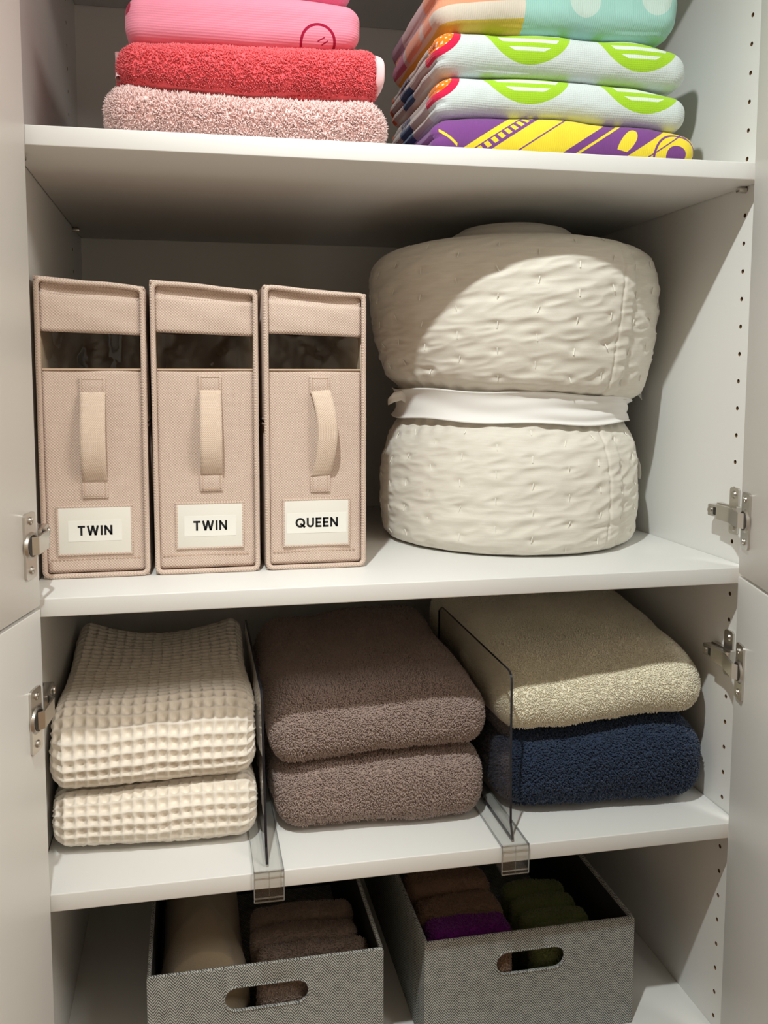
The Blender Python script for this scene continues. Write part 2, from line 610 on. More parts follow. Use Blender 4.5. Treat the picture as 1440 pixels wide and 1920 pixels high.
def hinge(P, Dr, side, z, label):
    """concealed hinge: screwed cup plate on the door, arm, mounting plate on the side panel.
    side -1: left door (panel at x=0), +1: right door (panel at x=W)"""
    root = link('hinge', None, None, ward, (0, 0, WZ))
    root['label'] = label
    n = Vector((-Dr.y, Dr.x, 0))
    if n.x * side > 0:
        n = -n                                # out of the door's inner face
    M = Matrix(((Dr.x, 0, n.x, P.x), (Dr.y, 0, n.y, P.y), (0, 1, 0, z), (0, 0, 0, 1)))

    def part(name, bm, m):
        link(name, bm_mesh(name, bm, True), m, root)
    # cup plate: local (along door, up, out)
    bm = bmesh.new()
    add_prism(bm, rounded_rect(0.011, 0.035, -0.032, 0.032, 0.0045), 0.0026, M)
    part('cup_plate', bm, NICKEL)
    bm = bmesh.new()
    add_cyl(bm, M @ Vector((0.0230, 0, 0.002)), M @ Vector((0.0230, 0, 0.0046)), 0.0142, 0.0122, 20)
    part('cup_rim', bm, NICKEL2)
    bm = bmesh.new()
    add_cyl(bm, M @ Vector((0.0230, 0, 0.0042)), M @ Vector((0.0230, 0, 0.0050)), 0.0108, 0.0106, 20)
    part('cup_shade_disc', bm, plain('cup_dark', (0.06, 0.055, 0.05, 1), 0.5, 0.4, 0.6))  # solid dark disc, its colour stands in for shade inside the cup
    for zz in (-0.024, 0.024):
        bm = bmesh.new()
        add_cyl(bm, M @ Vector((0.0230, zz, 0.0025)), M @ Vector((0.0230, zz, 0.0042)), 0.0042, 0.0034, 12)
        add_box(bm, -0.0028, 0.0028, -0.0005, 0.0005, 0, 0.0003, 0, 1,
                M @ Matrix.Translation((0.0230, zz, 0.0042)) @ Matrix.Rotation(0.6, 4, 'Z'))
        add_box(bm, -0.0028, 0.0028, -0.0005, 0.0005, 0, 0.0003, 0, 1,
                M @ Matrix.Translation((0.0230, zz, 0.0042)) @ Matrix.Rotation(0.6 + PI / 2, 4, 'Z'))
        part('screw', bm, NICKEL2)
    # arm: bent strap from the cup over to the side panel
    xw = 0.0 if side < 0 else W
    s = -side                                  # into the wardrobe from the panel
    a0 = M @ Vector((0.0260, 0, 0.0035))
    a1 = M @ Vector((0.0215, 0, 0.0090))
    if side > 0:
        path = [a0, a1, Vector((xw - 0.0215, 0.0085, z)), Vector((xw - 0.0195, 0.0165, z)), Vector((xw - 0.0180, 0.040, z))]
    else:
        path = [a0, a1, Vector((0.0242, 0.0015, z)), Vector((0.0246, 0.0050, z)), Vector((0.0175, 0.020, z)), Vector((0.0165, 0.050, z))]
    bm = bmesh.new()
    hw, th = 0.0088, 0.0022
    rows = []
    for i, q in enumerate(path):
        d = (path[min(i + 1, len(path) - 1)] - path[max(i - 1, 0)])
        d.z = 0
        d.normalize()
        pn = Vector((-d.y, d.x, 0)) * th * 0.5
        rows.append([bm.verts.new((q.x + e.x, q.y + e.y, z + h)) for e, h in ((pn, -hw), (pn, hw), (-pn, hw), (-pn, -hw))])
    for a, b in zip(rows, rows[1:]):
        for k in range(4):
            bm.faces.new((a[k], a[(k + 1) % 4], b[(k + 1) % 4], b[k]))
    bm.faces.new(rows[0][::-1])
    bm.faces.new(rows[-1])
    part('arm', bm, NICKEL)
    # arm channel lying on the mounting plate, its adjusting screw and slot
    bm = bmesh.new()
    add_box(bm, min(xw + s * 0.006, xw + s * 0.0175), max(xw + s * 0.006, xw + s * 0.0175), 0.016, 0.060, z - 0.0072, z + 0.0072, 0.0015, 2)
    part('arm_channel', bm, NICKEL)
    bm = bmesh.new()
    add_box(bm, min(xw + s * 0.017, xw + s * 0.0179), max(xw + s * 0.017, xw + s * 0.0179), 0.0405, 0.0475, z - 0.0045, z + 0.0045, 0)
    part('slot', bm, SLOT_SHADE)  # raised block coloured like the shade of an open slot
    bm = bmesh.new()
    add_cyl(bm, (xw + s * 0.017, 0.0540, z), (xw + s * 0.0190, 0.0540, z), 0.0044, 0.0038, 12)
    part('screw', bm, NICKEL2)
    bm = bmesh.new()
    MW = Matrix(((0, 0, s, xw), (1, 0, 0, 0.0), (0, 1, 0, z), (0, 0, 0, 1)))
    add_prism(bm, rounded_rect(0.021, 0.038, -0.026, 0.030, 0.004), 0.0028, MW)
    add_prism(bm, rounded_rect(0.018, 0.058, -0.0085, 0.0085, 0.002), 0.0065, MW)
    part('mounting_plate', bm, NICKEL)
    for zz in (-0.0185, 0.0215):
        bm = bmesh.new()
        add_cyl(bm, MW @ Vector((0.0295, zz, 0.0026)), MW @ Vector((0.0295, zz, 0.0050)), 0.0048, 0.0036, 12)
        part('screw', bm, NICKEL2)


hinge(LD_P, LD_D, -1, 0.660, 'upper left nickel hinge')
hinge(LD_P, LD_D, -1, 0.488, 'lower left nickel hinge')
hinge(RD_P, RD_D, 1, 0.6605, 'upper right nickel hinge')
hinge(RD_P, RD_D, 1, 0.4865, 'lower right nickel hinge')

# the downlight's housing in the ceiling
dl = thing('ceiling_downlight', 'small round recessed downlight in the ceiling above the doors', 'light', (LX, LY, LZ))
bm = bmesh.new()
add_cyl(bm, (0, 0, 0.06), (0, 0, 0.0), 0.045, 0.045, 24, cap=False)
link('housing', bm_mesh('housing', bm, True), plain('lamp_white', (0.8, 0.8, 0.78, 1), 0.5), dl)

# ------------------------------------------------------------------ folded towels
def towel(name, label, cat, group, x0, x1, y0, y1, zb, zt, mat, r=None, pile=None, step=0.003, seed=1,
          lump=0.0015, lumpf=40, layers=0, layer_amp=0.005, back_rise=0.0, front_fn=None, xin=0.0, rotz=0.0, post=None, plan=0.0):
    """folded towel lying on what is below it; zb, zt: control heights of under and upper side from left to right"""
    cx, cy = (x0 + x1) / 2, (y0 + y1) / 2
    hx, hy = (x1 - x0) / 2, (y1 - y0) / 2
    fb, ft = interp(zb), interp(zt)
    hz = (np.mean(zt) - np.mean(zb)) / 2
    r = r or hz * 0.98
    V, Q = rbox(hx, hy, hz, min(r, hz * 0.999), step)
    if plan:                                     # rounder corners in plan
        ex = np.clip((np.abs(V[:, 0]) - (hx - plan)) / plan, 0, None)
        V[:, 1] *= 1 - 0.10 * ex ** 2
    zn = V[:, 2] / hz                             # -1..1
    t = (V[:, 0] + hx) / (2 * hx)
    ty = (V[:, 1] + hy) / (2 * hy)
    if layers:
        ph = (zn + 1) / 2 * layers
        groove = 1 - np.abs(np.sin(PI * ph)) ** 0.55
        sd = np.clip((np.abs(V[:, 0]) - (hx - 0.02)) / 0.02, 0, 1)
        V[:, 0] += (V[:, 0] < 0) * groove * layer_amp * sd
    b = fb(t)
    h = ft(t) - b
    k = (zn + 1) / 2
    z = b + k * h + back_rise * ty * k
    V[:, 2] = z - zb[0]
    if front_fn is not None:
        V = front_fn(V, t, ty, k)
    N = vnormals(V, Q)
    nz = SineNoise(seed, lumpf, 10)
    nz2 = SineNoise(seed + 50, lumpf * 2.7, 10)
    am = np.where(zn < -0.85, 0.2, 1.0)
    V = V + N * ((nz(V) * lump + nz2(V) * lump * 0.35) * am)[:, None]
    if post is not None:
        V = post(V)
    root = thing(name, label, cat, (cx, cy, zb[0]), rotz, group)
    link('cloth', mesh_np('cloth', V, Q), mat, root)
    if pile:
        cnt, rad, ln = pile[:3]

        def keep(c, n):
            return ((n[:, 2] > -0.75) & (n[:, 1] < 0.6)) * np.where(c[:, 1] > 0.12 - cy + 0.12, 0.55, 1.0)
        p = link('pile', pile_mesh('pile', V, Q, cnt, rad, ln, seed + 9, pile[3] if len(pile) > 3 else 0.6, keep), mat, root)
        p['kind'] = 'stuff'
    return root, V, Q


# --- the pink stack on the upper shelf
m_lpink = terry('light_pink_terry', (255, 221, 216), 0.03)
m_coral = terry('coral_terry', (250, 112, 120), 0.05)
m_trim = plain('pale_pink_binding', lin(248, 205, 208), 0.8, 0.2, sheen=0.2, bump=(500, 0.3, 0.0006))
m_pink = Mat('pink_velour', 0.85, 0.15, 0.2)
rib = (m_pink.z * (2 * PI / 0.0024)).sin()
ddx, ddz = m_pink.x - 0.0745, m_pink.z - 0.0105
rr = (ddx * ddx + ddz * ddz).sqrt()
ring = rr.between(0.0163, 0.0192)
mk = m_pink.x * 0.55 - m_pink.z
mark1 = (mk - 0.0285).abs().lt(0.0007) * m_pink.x.between(0.074, 0.0815)
mark2 = (mk - 0.0335).abs().lt(0.0007) * m_pink.x.between(0.0785, 0.0850)
dl_, dz_ = m_pink.x + 0.121, m_pink.z - 0.036
patch = (dl_ * dl_ * 3 + dz_ * dz_).sqrt().lt(0.009) * m_pink.x.lt(-0.113)
mask = ((ring + mark1 + mark2) * m_pink.y.lt(-0.05) + patch).clamp()
m_pink.color(m_pink.mix(mask, lin(246, 150, 174), lin(172, 18, 62)))
m_pink.bump(rib * 0.5 + m_pink.noise(600, 2), 0.25, 0.0006)
m_pink2 = terry('rose_pink_cloth', (240, 140, 178), 0.05)

PX = 'pink towels stacked on the upper shelf'
towel('bath_towel', 'shaggy light pink towel at the bottom of the pink stack', 'towel', PX,
      0.086, 0.376, 0.028, 0.30, [ZA], [1.1145, 1.110, 1.108, 1.1095, 1.110], m_lpink, r=0.0235, seed=3,
      pile=(42000, 0.0010, 0.0046, 0.9), lump=0.0012)
ct, Vc, Qc = towel('bath_towel', 'coral red towel with pale pink binding, second from below in the pink stack', 'towel', PX,
                   0.098, 0.372, 0.032, 0.29, [1.1155, 1.1115, 1.1085, 1.1105, 1.1115], [1.158, 1.160, 1.160, 1.1625, 1.1675], m_coral, r=0.022, seed=5,
                   pile=(48000, 0.0009, 0.0026, 0.8), lump=0.0012)
# binding that edges the coral towel on its right end, and shows in the fold at the left
pts = []
for i in range(15):
    t = i / 14
    z = 0.0035 + t * 0.046
    y = -0.128 + 0.022 * (abs(2 * t - 1) ** 2.6)
    pts.append((0.1345 - 0.007 * abs(2 * t - 1) ** 4 * (1 if t < 0.5 else 1.1), y, z))
V, F = [], []
for i, p in enumerate(pts):
    for k in range(9):
        u = k / 8
        a = u * PI * 0.9
        V.append((p[0] - 0.005 + 0.0095 * math.sin(a * 0.62), p[1] - 0.0032 * math.sin(a) + 0.020 * max(0, u - 0.55) ** 1.2, p[2]))
for i in range(14):
    for k in range(8):
        F.append((i * 9 + k, i * 9 + k + 1, (i + 1) * 9 + k + 1, (i + 1) * 9 + k))
bind = link('binding', mesh_np('binding', np.array(V), np.array(F)), m_trim, ct)
bind['label'] = 'pale pink binding'
sol = bind.modifiers.new('thickness', 'SOLIDIFY')
sol.thickness = 0.0016
b2 = link('binding', tube_mesh('binding', [(-0.1345, -0.110 + 0.006 * math.sin(t * 3), 0.008 + 0.026 * t) for t in [i / 8 for i in range(9)]], 0.0035, 8), m_trim, ct)
b2['label'] = 'pale pink binding'

towel('bath_towel', 'smooth pink towel printed with a dark red ring, third in the pink stack', 'towel', PX,
      0.108, 0.351, 0.040, 0.28, [1.159, 1.1605, 1.161, 1.163, 1.168], [1.206, 1.210, 1.214, 1.216, 1.212], m_pink, r=0.018, seed=7, lump=0.0010, lumpf=30)
towel('bath_towel', 'rose pink folded cloth on top of the pink stack', 'towel', PX,
      0.112, 0.344, 0.046, 0.28, [1.2075, 1.212, 1.216, 1.2175, 1.215], [1.252], m_pink2, r=0.019, seed=8, lump=0.0012, lumpf=30)

# --- the beach towel stack
BX0, BX1 = 0.430, 0.733
BCX = (BX0 + BX1) / 2
BCY = (0.036 + 0.275) / 2


def beach(name, c1, c2, zb0, left_patch=(0.0, 0.0)):
    """mint velour printed with two lime slices; c1, c2 = (x, z, r) in world"""
    m = Mat(name, 0.85, 0.12, 0.2)
    x, z, y = m.x + BCX, m.z + zb0, m.y + BCY
    col = lin(214, 224, 222)
    lime, white, orange, crim = lin(166, 212, 46), lin(222, 236, 218), lin(240, 130, 20), lin(214, 30, 74)
    cur = None
    out = col
    for cx, cz, r in (c1, c2):
        dx, dz = x - cx, z - cz
        d = (dx * dx + dz * dz).sqrt()
        inside = d.lt(r)
        inner = d.lt(r - 0.0105)
        h = z - (cz - r)
        bars = ((h - 0.0155).abs().lt(0.0021) + (h - 0.0255).abs().lt(0.0024) + (h - 0.0355).abs().lt(0.0022)).clamp()
        out = m.mix(inside, out, lime)
        out = m.mix(inside * inner * bars, out, white)
    # crimson-rimmed orange disc with white dots at the left corner
    lx, lz = left_patch
    dx, dz = x - lx, z - lz
    d = (dx * dx + dz * dz).sqrt()
    dots = ((x * (2 * PI / 0.0085)).sin() * ((z + y * 0.6) * (2 * PI / 0.0085)).sin()).gt(0.62)
    o2 = m.mix(dots, orange, lin(250, 225, 200))
    out = m.mix(d.lt(0.0375), out, crim)
    out = m.mix(d.lt(0.0295), out, o2)
    # the left end, seen from the side: pale ground, navy striped slices, blue patch, orange end
    side = x.lt(BX0 + 0.0095) * y.gt(0.078)
    s = lin(206, 196, 188)
    ny, nz_ = y - 0.185, z - (zb0 + 0.034)
    nd = (ny * ny * 0.55 + nz_ * nz_).sqrt()
    lines = ((ny * 0.8 + nz_) * (2 * PI / 0.0055)).sin().gt(0.45)
    s = m.mix(nd.lt(0.0155), s, m.mix(lines, lin(44, 48, 96), lin(198, 190, 190)))
    by, bz = y - 0.175, z - (zb0 + 0.012)
    bl = by.abs().lt(0.024) * bz.abs().lt(0.0095)
    s = m.mix(bl, s, m.mix((by * (2 * PI / 0.006)).sin().gt(0.5), lin(38, 92, 134), lin(60, 70, 120)))
    s = m.mix(y.gt(0.245), s, lin(226, 110, 26))
    out = m.mix(side, out, s)
    m.color(out)
    w = (m.x * (2 * PI / 0.0024)).sin() + (m.z * (2 * PI / 0.0022)).sin()
    m.bump(w * 0.3 + m.noise(500, 2), 0.3, 0.0007)
    return m


# purple and yellow printed towel at the bottom
m_yp = Mat('yellow_purple_velour', 0.85, 0.12, 0.2)
x, z, y = m_yp.x + 0.585, m_yp.z, m_yp.y
yel, pur = lin(242, 218, 62), lin(124, 70, 138)
# slanted coordinate: prints lean to the right going up
s_ = x - z * 1.55
arc = x - 0.9 * z - 6.0 * (z - 0.01) * (z - 0.01)
out = yel
out = m_yp.mix(s_.lt(0.4475), out, pur)                                              # purple corner
lad = s_.between(0.459, 0.4795)
out = m_yp.mix(lad, out, pur)                                                         # ladder with yellow rungs
rung = ((x * 0.75 + z) * (2 * PI / 0.0105)).sin().gt(-0.25) * s_.between(0.4615, 0.4735)
out = m_yp.mix(rung, out, yel)
out = m_yp.mix((s_ - 0.5105).abs().lt(0.0014), out, pur)                              # thin line
out = m_yp.mix(s_.between(0.5625, 0.5775), out, pur)
out = m_yp.mix(s_.between(0.5825, 0.640), out, pur)
ex, ez = x - 0.653, z - 0.024
er = ex * 0.78 + ez * -0.62
et = ex * 0.62 + ez * 0.78
blob = ((er / 0.0075).pow(2.0) + (et / 0.0175).pow(2.0)).lt(1.0) * (ex * 0.2 + ez).gt(-0.011)
out = m_yp.mix(blob, out, yel)
out = m_yp.mix((s_ - 0.6655).abs().lt(0.0013), out, pur)
dx, dz = x - 0.7125, z - 0.012
d = (dx * dx * 0.75 + dz * dz).sqrt()
out = m_yp.mix(d.between(0.0215, 0.0238) * x.gt(0.680), out, pur)
out = m_yp.mix(d.lt(0.0105), out, pur)
out = m_yp.mix(((x + z * 0.9) - 0.7560).abs().lt(0.0016) * x.gt(0.70), out, pur)
tick = ((x - 0.4445).abs().lt(0.010) * ((z - 0.019) + (x - 0.4445) * 0.75).abs().lt(0.0016))
out = m_yp.mix(tick, out, yel)
m_yp.color(out)
m_yp.bump((m_yp.x * (2 * PI / 0.0024)).sin() * 0.3 + m_yp.noise(500, 2), 0.3, 0.0007)

m_mintA = beach('mint_velour_print', (0.535, 1.1795, 0.0600), (0.6735, 1.1745, 0.0575), 1.1025, (0.4235, 1.1560))
m_mintB = beach('mint_velour_print', (0.538, 1.2165, 0.0545), (0.6700, 1.2165, 0.0545), 1.147, (0.4260, 1.2010))

m_aqua = Mat('aqua_peach_velour', 0.85, 0.12, 0.2)
x, z, y = m_aqua.x + BCX, m_aqua.z + 1.1965, m_aqua.y + BCY
peach, offw, mus, aqua, aqual = lin(246, 164, 128), lin(226, 216, 200), lin(216, 190, 84), lin(164, 212, 202), lin(200, 222, 212)
zz = z - (x - 0.435) * 0.10
lft = m_aqua.mix(zz.gt(1.2035), mus, offw)
lft = m_aqua.mix((z - (x - 0.435) * 0.13).gt(1.2185), lft, peach)
rgt = aqua
for cx, cz in ((0.606, 1.237), (0.692, 1.246), (0.65, 1.26)):
    ddx, ddz = x - cx, z - cz
    rgt = m_aqua.mix((ddx * ddx + ddz * ddz).sqrt().lt(0.0185), rgt, aqual)
out = m_aqua.mix(x.gt(0.5365), lft, rgt)
side = x.lt(BX0 + 0.012) * y.gt(0.075)
s = m_aqua.mix(y.gt(0.105), peach, lin(222, 200, 190))
s = m_aqua.mix(y.gt(0.118), s, peach)
s = m_aqua.mix(y.gt(0.178), s, lin(222, 200, 190))
s = m_aqua.mix(y.gt(0.190), s, lin(206, 100, 140))
up = m_aqua.mix(y.gt(0.10), peach, lin(224, 190, 190))
up = m_aqua.mix(y.gt(0.20), up, lin(180, 128, 150))
s = m_aqua.mix(z.gt(1.228), s, up)
m_aqua.color(m_aqua.mix(side, out, s))
m_aqua.bump((m_aqua.x * (2 * PI / 0.0024)).sin() * 0.3 + m_aqua.noise(500, 2), 0.3, 0.0007)

BT = 'beach towels stacked on the upper shelf'
towel('beach_towel', 'yellow and purple printed towel at the bottom of the beach towel stack', 'towel', BT,
      0.426, 0.744, 0.032, 0.275, [ZA], [1.101, 1.105, 1.1065, 1.104, 1.099], m_yp, r=0.021, seed=11, lump=0.0012, lumpf=30, layers=2, layer_amp=0.006)
towel('beach_towel', 'lower of the two mint towels with lime green half discs', 'towel', BT,
      BX0 + 0.001, BX1, 0.036, 0.275, [1.1025, 1.1065, 1.108, 1.1055, 1.101], [1.1455, 1.149, 1.150, 1.1485, 1.141], m_mintA, r=0.020, seed=12, lump=0.0012, lumpf=30, layers=3, layer_amp=0.007)
towel('beach_towel', 'upper of the two mint towels with lime green half discs', 'towel', BT,
      BX0, BX1 - 0.003, 0.036, 0.275, [1.147, 1.1505, 1.1515, 1.1505, 1.149], [1.193, 1.197, 1.198, 1.199, 1.190], m_mintB, r=0.021, seed=13, lump=0.0012, lumpf=30, layers=3, layer_amp=0.007)
towel('beach_towel', 'aqua and peach printed towel on top of the beach towel stack', 'towel', BT,
      BX0 + 0.002, 0.721, 0.038, 0.275, [1.1945, 1.1985, 1.1995, 1.2005, 1.204], [1.262, 1.266, 1.264], m_aqua, r=0.024, seed=14, lump=0.0014, lumpf=30, layers=2, layer_amp=0.008)

# ------------------------------------------------------------------ bath towels on the lower shelf
m_taupe = terry('taupe_terry', (172, 151, 142), 0.08)
m_cream = terry('cream_plush', (255, 245, 222), 0.03)
m_navy = terry('navy_terry', (50, 64, 88), 0.12)
LB = 'bath towels on the lower shelf'


def bulge_front(a, ytop=0.0, tilt=0.0):
    """the fold bows forward in the middle of its height; the top edge lies further back by ytop"""
    def f(V, t, ty, k):
        w = np.clip(1 - ty * 2.2, 0, 1)
        V[:, 1] += w * (ytop * k - a * np.sin(PI * k) + tilt * (t - 0.5))
        return V
    return f


towel('bath_towel', 'lower taupe terry towel between the two clear dividers', 'towel', 'taupe bath towels',
      0.258, 0.512, 0.060, 0.39, [ZC + 0.0015], [0.366, 0.372, 0.376, 0.378, 0.374], m_taupe, r=0.034, seed=21, pile=(52000, 0.0012, 0.0030, 0.9), lump=0.0020, lumpf=28,
      front_fn=bulge_front(0.006, 0.012, -0.006), back_rise=-0.004)
towel('bath_towel', 'upper taupe terry towel lying on its twin', 'towel', 'taupe bath towels',
      0.253, 0.514, 0.062, 0.39, [0.3665, 0.373, 0.378, 0.381, 0.379], [0.440, 0.446, 0.450, 0.453, 0.448], m_taupe, r=0.034, seed=22, pile=(60000, 0.0012, 0.0030, 0.9), lump=0.0020, lumpf=28,
      front_fn=bulge_front(0.004, 0.016, -0.004), back_rise=0.026)
towel('bath_towel', 'thick navy blue towel at the right end of the lower shelf', 'towel', LB,
      0.5275, 0.792, 0.050, 0.39, [ZC + 0.0015], [0.385, 0.389, 0.394, 0.400, 0.396], m_navy, r=0.042, seed=23, pile=(46000, 0.0014, 0.0035, 0.9), lump=0.0022, lumpf=26,
      front_fn=bulge_front(0.006, 0.010, -0.016))
towel('bath_towel', 'puffy cream plush towel lying on the navy towel', 'towel', LB,
      0.5245, 0.790, 0.048, 0.40, [0.388, 0.391, 0.396, 0.402, 0.400], [0.462, 0.470, 0.482, 0.486, 0.478], m_cream, r=0.040, seed=24, pile=(85000, 0.0009, 0.0023, 0.55), lump=0.0026, lumpf=24,
      front_fn=bulge_front(0.006, 0.020, -0.020), back_rise=0.058)

# waffle towels: the honeycomb is real relief
m_waffle = Mat('waffle_cotton', 0.9, 0.1, 0.2)
m_waffle.color(m_waffle.mix(m_waffle.noise(300, 2), lin(238, 227, 212), lin(251, 243, 230)))
m_waffle.bump(m_waffle.noise(900, 2), 0.4, 0.0008)


def waffle_towel(label, x0, x1, y0, y1, zb, ztf, seed, back_rise=0.0, saddle=0.0, ytop=0.0, cell=0.0128, depth=0.0078, tilt=0.0):
    cx, cy = (x0 + x1) / 2, (y0 + y1) / 2
    hx, hy = (x1 - x0) / 2, (y1 - y0) / 2
    fb, ft = interp(zb), interp(ztf)
    hz = (np.mean(ztf) - np.mean(zb)) / 2
    r = hz * 0.9
    # profile in y,z (closed), starting bottom front going up the front, over the top to the back, and home
    prof = []
    for yc, zc, a0 in ((-hy + r, -hz + r, 1.5 * PI), (-hy + r, hz - r, PI), (hy - r, hz - r, PI / 2), (hy - r, -hz + r, 0)):
        for i in range(25):
            t = a0 - PI / 2 * i / 24
            prof.append((yc + r * math.cos(t), zc + r * math.sin(t)))
    prof = np.array(prof + prof[:1])
    seg = np.concatenate([[0], np.cumsum(np.linalg.norm(np.diff(prof, axis=0), axis=1))])
    ns = int(seg[-1] / (cell / 9))
    sv = np.linspace(0, seg[-1], ns, endpoint=False)
    py, pz = np.interp(sv, seg, prof[:, 0]), np.interp(sv, seg, prof[:, 1])
    re = 0.020
    # along x with rounded ends: arc, straight, arc
    nu = int((2 * hx + 0.02) / (cell / 9))
    L = (2 * hx - 2 * re) + PI * re
    su = np.linspace(0, L, nu)
    q = PI * re / 2
    xx = np.where(su < q, -hx + re - re * np.cos(su / re), np.where(su > L - q, hx - re + re * np.sin((su - (L - q)) / re), -hx + re + (su - q)))
    ins = np.where(su < q, re * (1 - np.sin(su / re)), np.where(su > L - q, re * (1 - np.cos((su - (L - q)) / re)), 0))
    U, S = np.meshgrid(np.arange(nu), np.arange(ns), indexing='ij')
    Yc = np.clip(py, -(hy - hz), hy - hz)
    Yp = Yc[S] + (py[S] - Yc[S]) * (1 - ins[U] / hz)
    Yp = Yp * (1 - 0.3 * ins[U] / hy)
    Zp = pz[S] * (1 - ins[U] / hz)
    Vt = np.stack([xx[U], Yp, Zp], -1).reshape(-1, 3)
    zn = np.clip(Vt[:, 2] / hz, -1, 1)
    t = (Vt[:, 0] + hx) / (2 * hx)
    ty = (Vt[:, 1] + hy) / (2 * hy)
    k = (zn + 1) / 2
    b = fb(t)
    h = ft(t) - b
    Vt[:, 2] = b + k * h + k * ty * back_rise + k * saddle * np.clip(ty * 1.15 - 0.25, 0, 1) ** 1.5 * (np.abs(2 * t - 1.04) ** 2.2) - zb[0]
    Vt[:, 1] += np.clip(1 - 2 * ty, 0, 1) * (ytop * k + tilt * (t - .5))
    i = np.arange(nu * ns).reshape(nu, ns)
    j = np.roll(i, -1, axis=1)
    Q = np.stack([i[:-1], i[1:], j[1:], j[:-1]], -1).reshape(-1, 4)
    N = vnormals(Vt, Q)
    nzz = SineNoise(seed, 22, 8)
    wob = SineNoise(seed + 3, 60, 8)
    wob2 = SineNoise(seed + 4, 60, 8)
    nfi = SineNoise(seed + 6, 900, 12)
    uu = su[U].ravel() + wob(Vt) * 0.0012 + nfi(Vt) * 0.00022
    ss = sv[S].ravel() + wob2(Vt) * 0.0014
    pit = (np.abs(np.sin(PI * uu / cell)) * np.abs(np.sin(PI * ss / cell)))
    # ridges: two crossing cords, the warp cord a little prouder
    dsp = -depth * pit ** 0.85 + 0.0010 * np.abs(np.cos(PI * ss / cell)) * np.abs(np.sin(PI * uu / cell)) + nfi(Vt) * 0.00018
    Vt = Vt + N * (dsp + nzz(Vt) * 0.0018)[:, None]
    # close both ends
    ca = Vt[:ns].mean(0)
    cb = Vt[-ns:].mean(0)
    nV = len(Vt)
    Vt = np.concatenate([Vt, [ca, cb]])
    a = i[0]
    tri = [np.stack([a, np.roll(a, -1), np.full(ns, nV)], -1), np.stack([np.roll(i[-1], -1), i[-1], np.full(ns, nV + 1)], -1)]
    root = thing('waffle_towel', label, 'towel', (cx, cy, zb[0]), 0, 'waffle towels on the lower shelf')
    link('cloth', mesh_np('cloth', Vt, [Q] + tri), m_waffle, root)
    return root


waffle_towel('lower cream waffle weave towel beside the left divider', 0.006, 0.2335, 0.058, 0.39, [ZC + 0.004], [0.355, 0.357, 0.360, 0.362, 0.362], 31, tilt=-0.012)
waffle_towel('upper cream waffle weave towel with a sagging top', 0.006, 0.2325, 0.054, 0.40, [0.3605, 0.3615, 0.3645, 0.3665, 0.3665],
             [0.452, 0.452, 0.452, 0.454, 0.452], 33, back_rise=0.002, saddle=0.034, ytop=0.030, tilt=-0.010)

# ------------------------------------------------------------------ rolled quilt
m_quilt = Mat('quilted_cotton', 0.88, 0.15, 0.2)
qn = m_quilt.noise(9, 5, (5, 5, 60))
m_quilt.color(m_quilt.mix(qn, lin(223, 215, 200), lin(241, 236, 225)))
m_quilt.bump(m_quilt.noise(1100, 2), 0.25, 0.0005)
m_thread = plain('thread', lin(246, 242, 232), 0.7, 0.2)
m_band = Mat('white_band_cloth', 0.75, 0.25, 0.1)
m_band.color(lin(246, 243, 238))
m_band.bump(m_band.noise(1500, 1), 0.15, 0.0003)

QX, QY = 0.604, 0.2635
quilt = thing('rolled_quilt', 'rolled cream quilt tied around its waist with a white band', 'quilt', (QX, QY, ZB))
# silhouette (height above shelf, radius)
qp = [(0.000, 0.160), (0.0015, 0.168), (0.005, 0.174), (0.015, 0.179), (0.045, 0.182), (0.080, 0.182), (0.112, 0.178), (0.135, 0.172),
      (0.150, 0.165), (0.160, 0.157), (0.168, 0.152), (0.182, 0.150), (0.196, 0.153), (0.203, 0.160), (0.208, 0.169), (0.216, 0.176), (0.232, 0.182),
      (0.262, 0.189), (0.300, 0.195), (0.335, 0.1975), (0.358, 0.196), (0.372, 0.191), (0.382, 0.182), (0.388, 0.170), (0.393, 0.150),
      (0.399, 0.120), (0.402, 0.100), (0.405, 0.088), (0.414, 0.080), (0.420, 0.070), (0.423, 0.055), (0.424, 0.035), (0.424, 0.012)]
qz = np.array([a for a, _ in qp])
qr = np.array([b for _, b in qp])
ql = np.concatenate([[0], np.cumsum(np.hypot(np.diff(qz), np.diff(qr)))])
nS, nT = 330, 720
ls = np.linspace(0, ql[-1], nS)
# smooth the polyline
zz = np.interp(ls, ql, qz)
rr_ = np.interp(ls, ql, qr)
ker = np.ones(7) / 7
zs = np.convolve(np.pad(zz, 3, mode='edge'), ker, 'valid')
rs = np.convolve(np.pad(rr_, 3, mode='edge'), ker, 'valid')
th = np.linspace(0, 2 * PI, nT, endpoint=False)
TH, LS = np.meshgrid(th, np.arange(nS), indexing='ij')
Zq = zs[LS].copy()
Rq = rs[LS].copy()
R0 = 0.185
arcx = TH * R0
p3 = np.stack([np.cos(TH).ravel() * R0, np.sin(TH).ravel() * R0, Zq.ravel()], -1)
body = np.clip((Rq - 0.10) / 0.05, 0, 1)
low = SineNoise(41, 14, 8)(p3).reshape(TH.shape)
# the tie pulls the upper half over: tilt the waist and the top a little
Zq += (-0.003 - 0.014 * np.cos(TH)) * np.exp(-((zs[LS] - 0.220) / 0.045) ** 2)
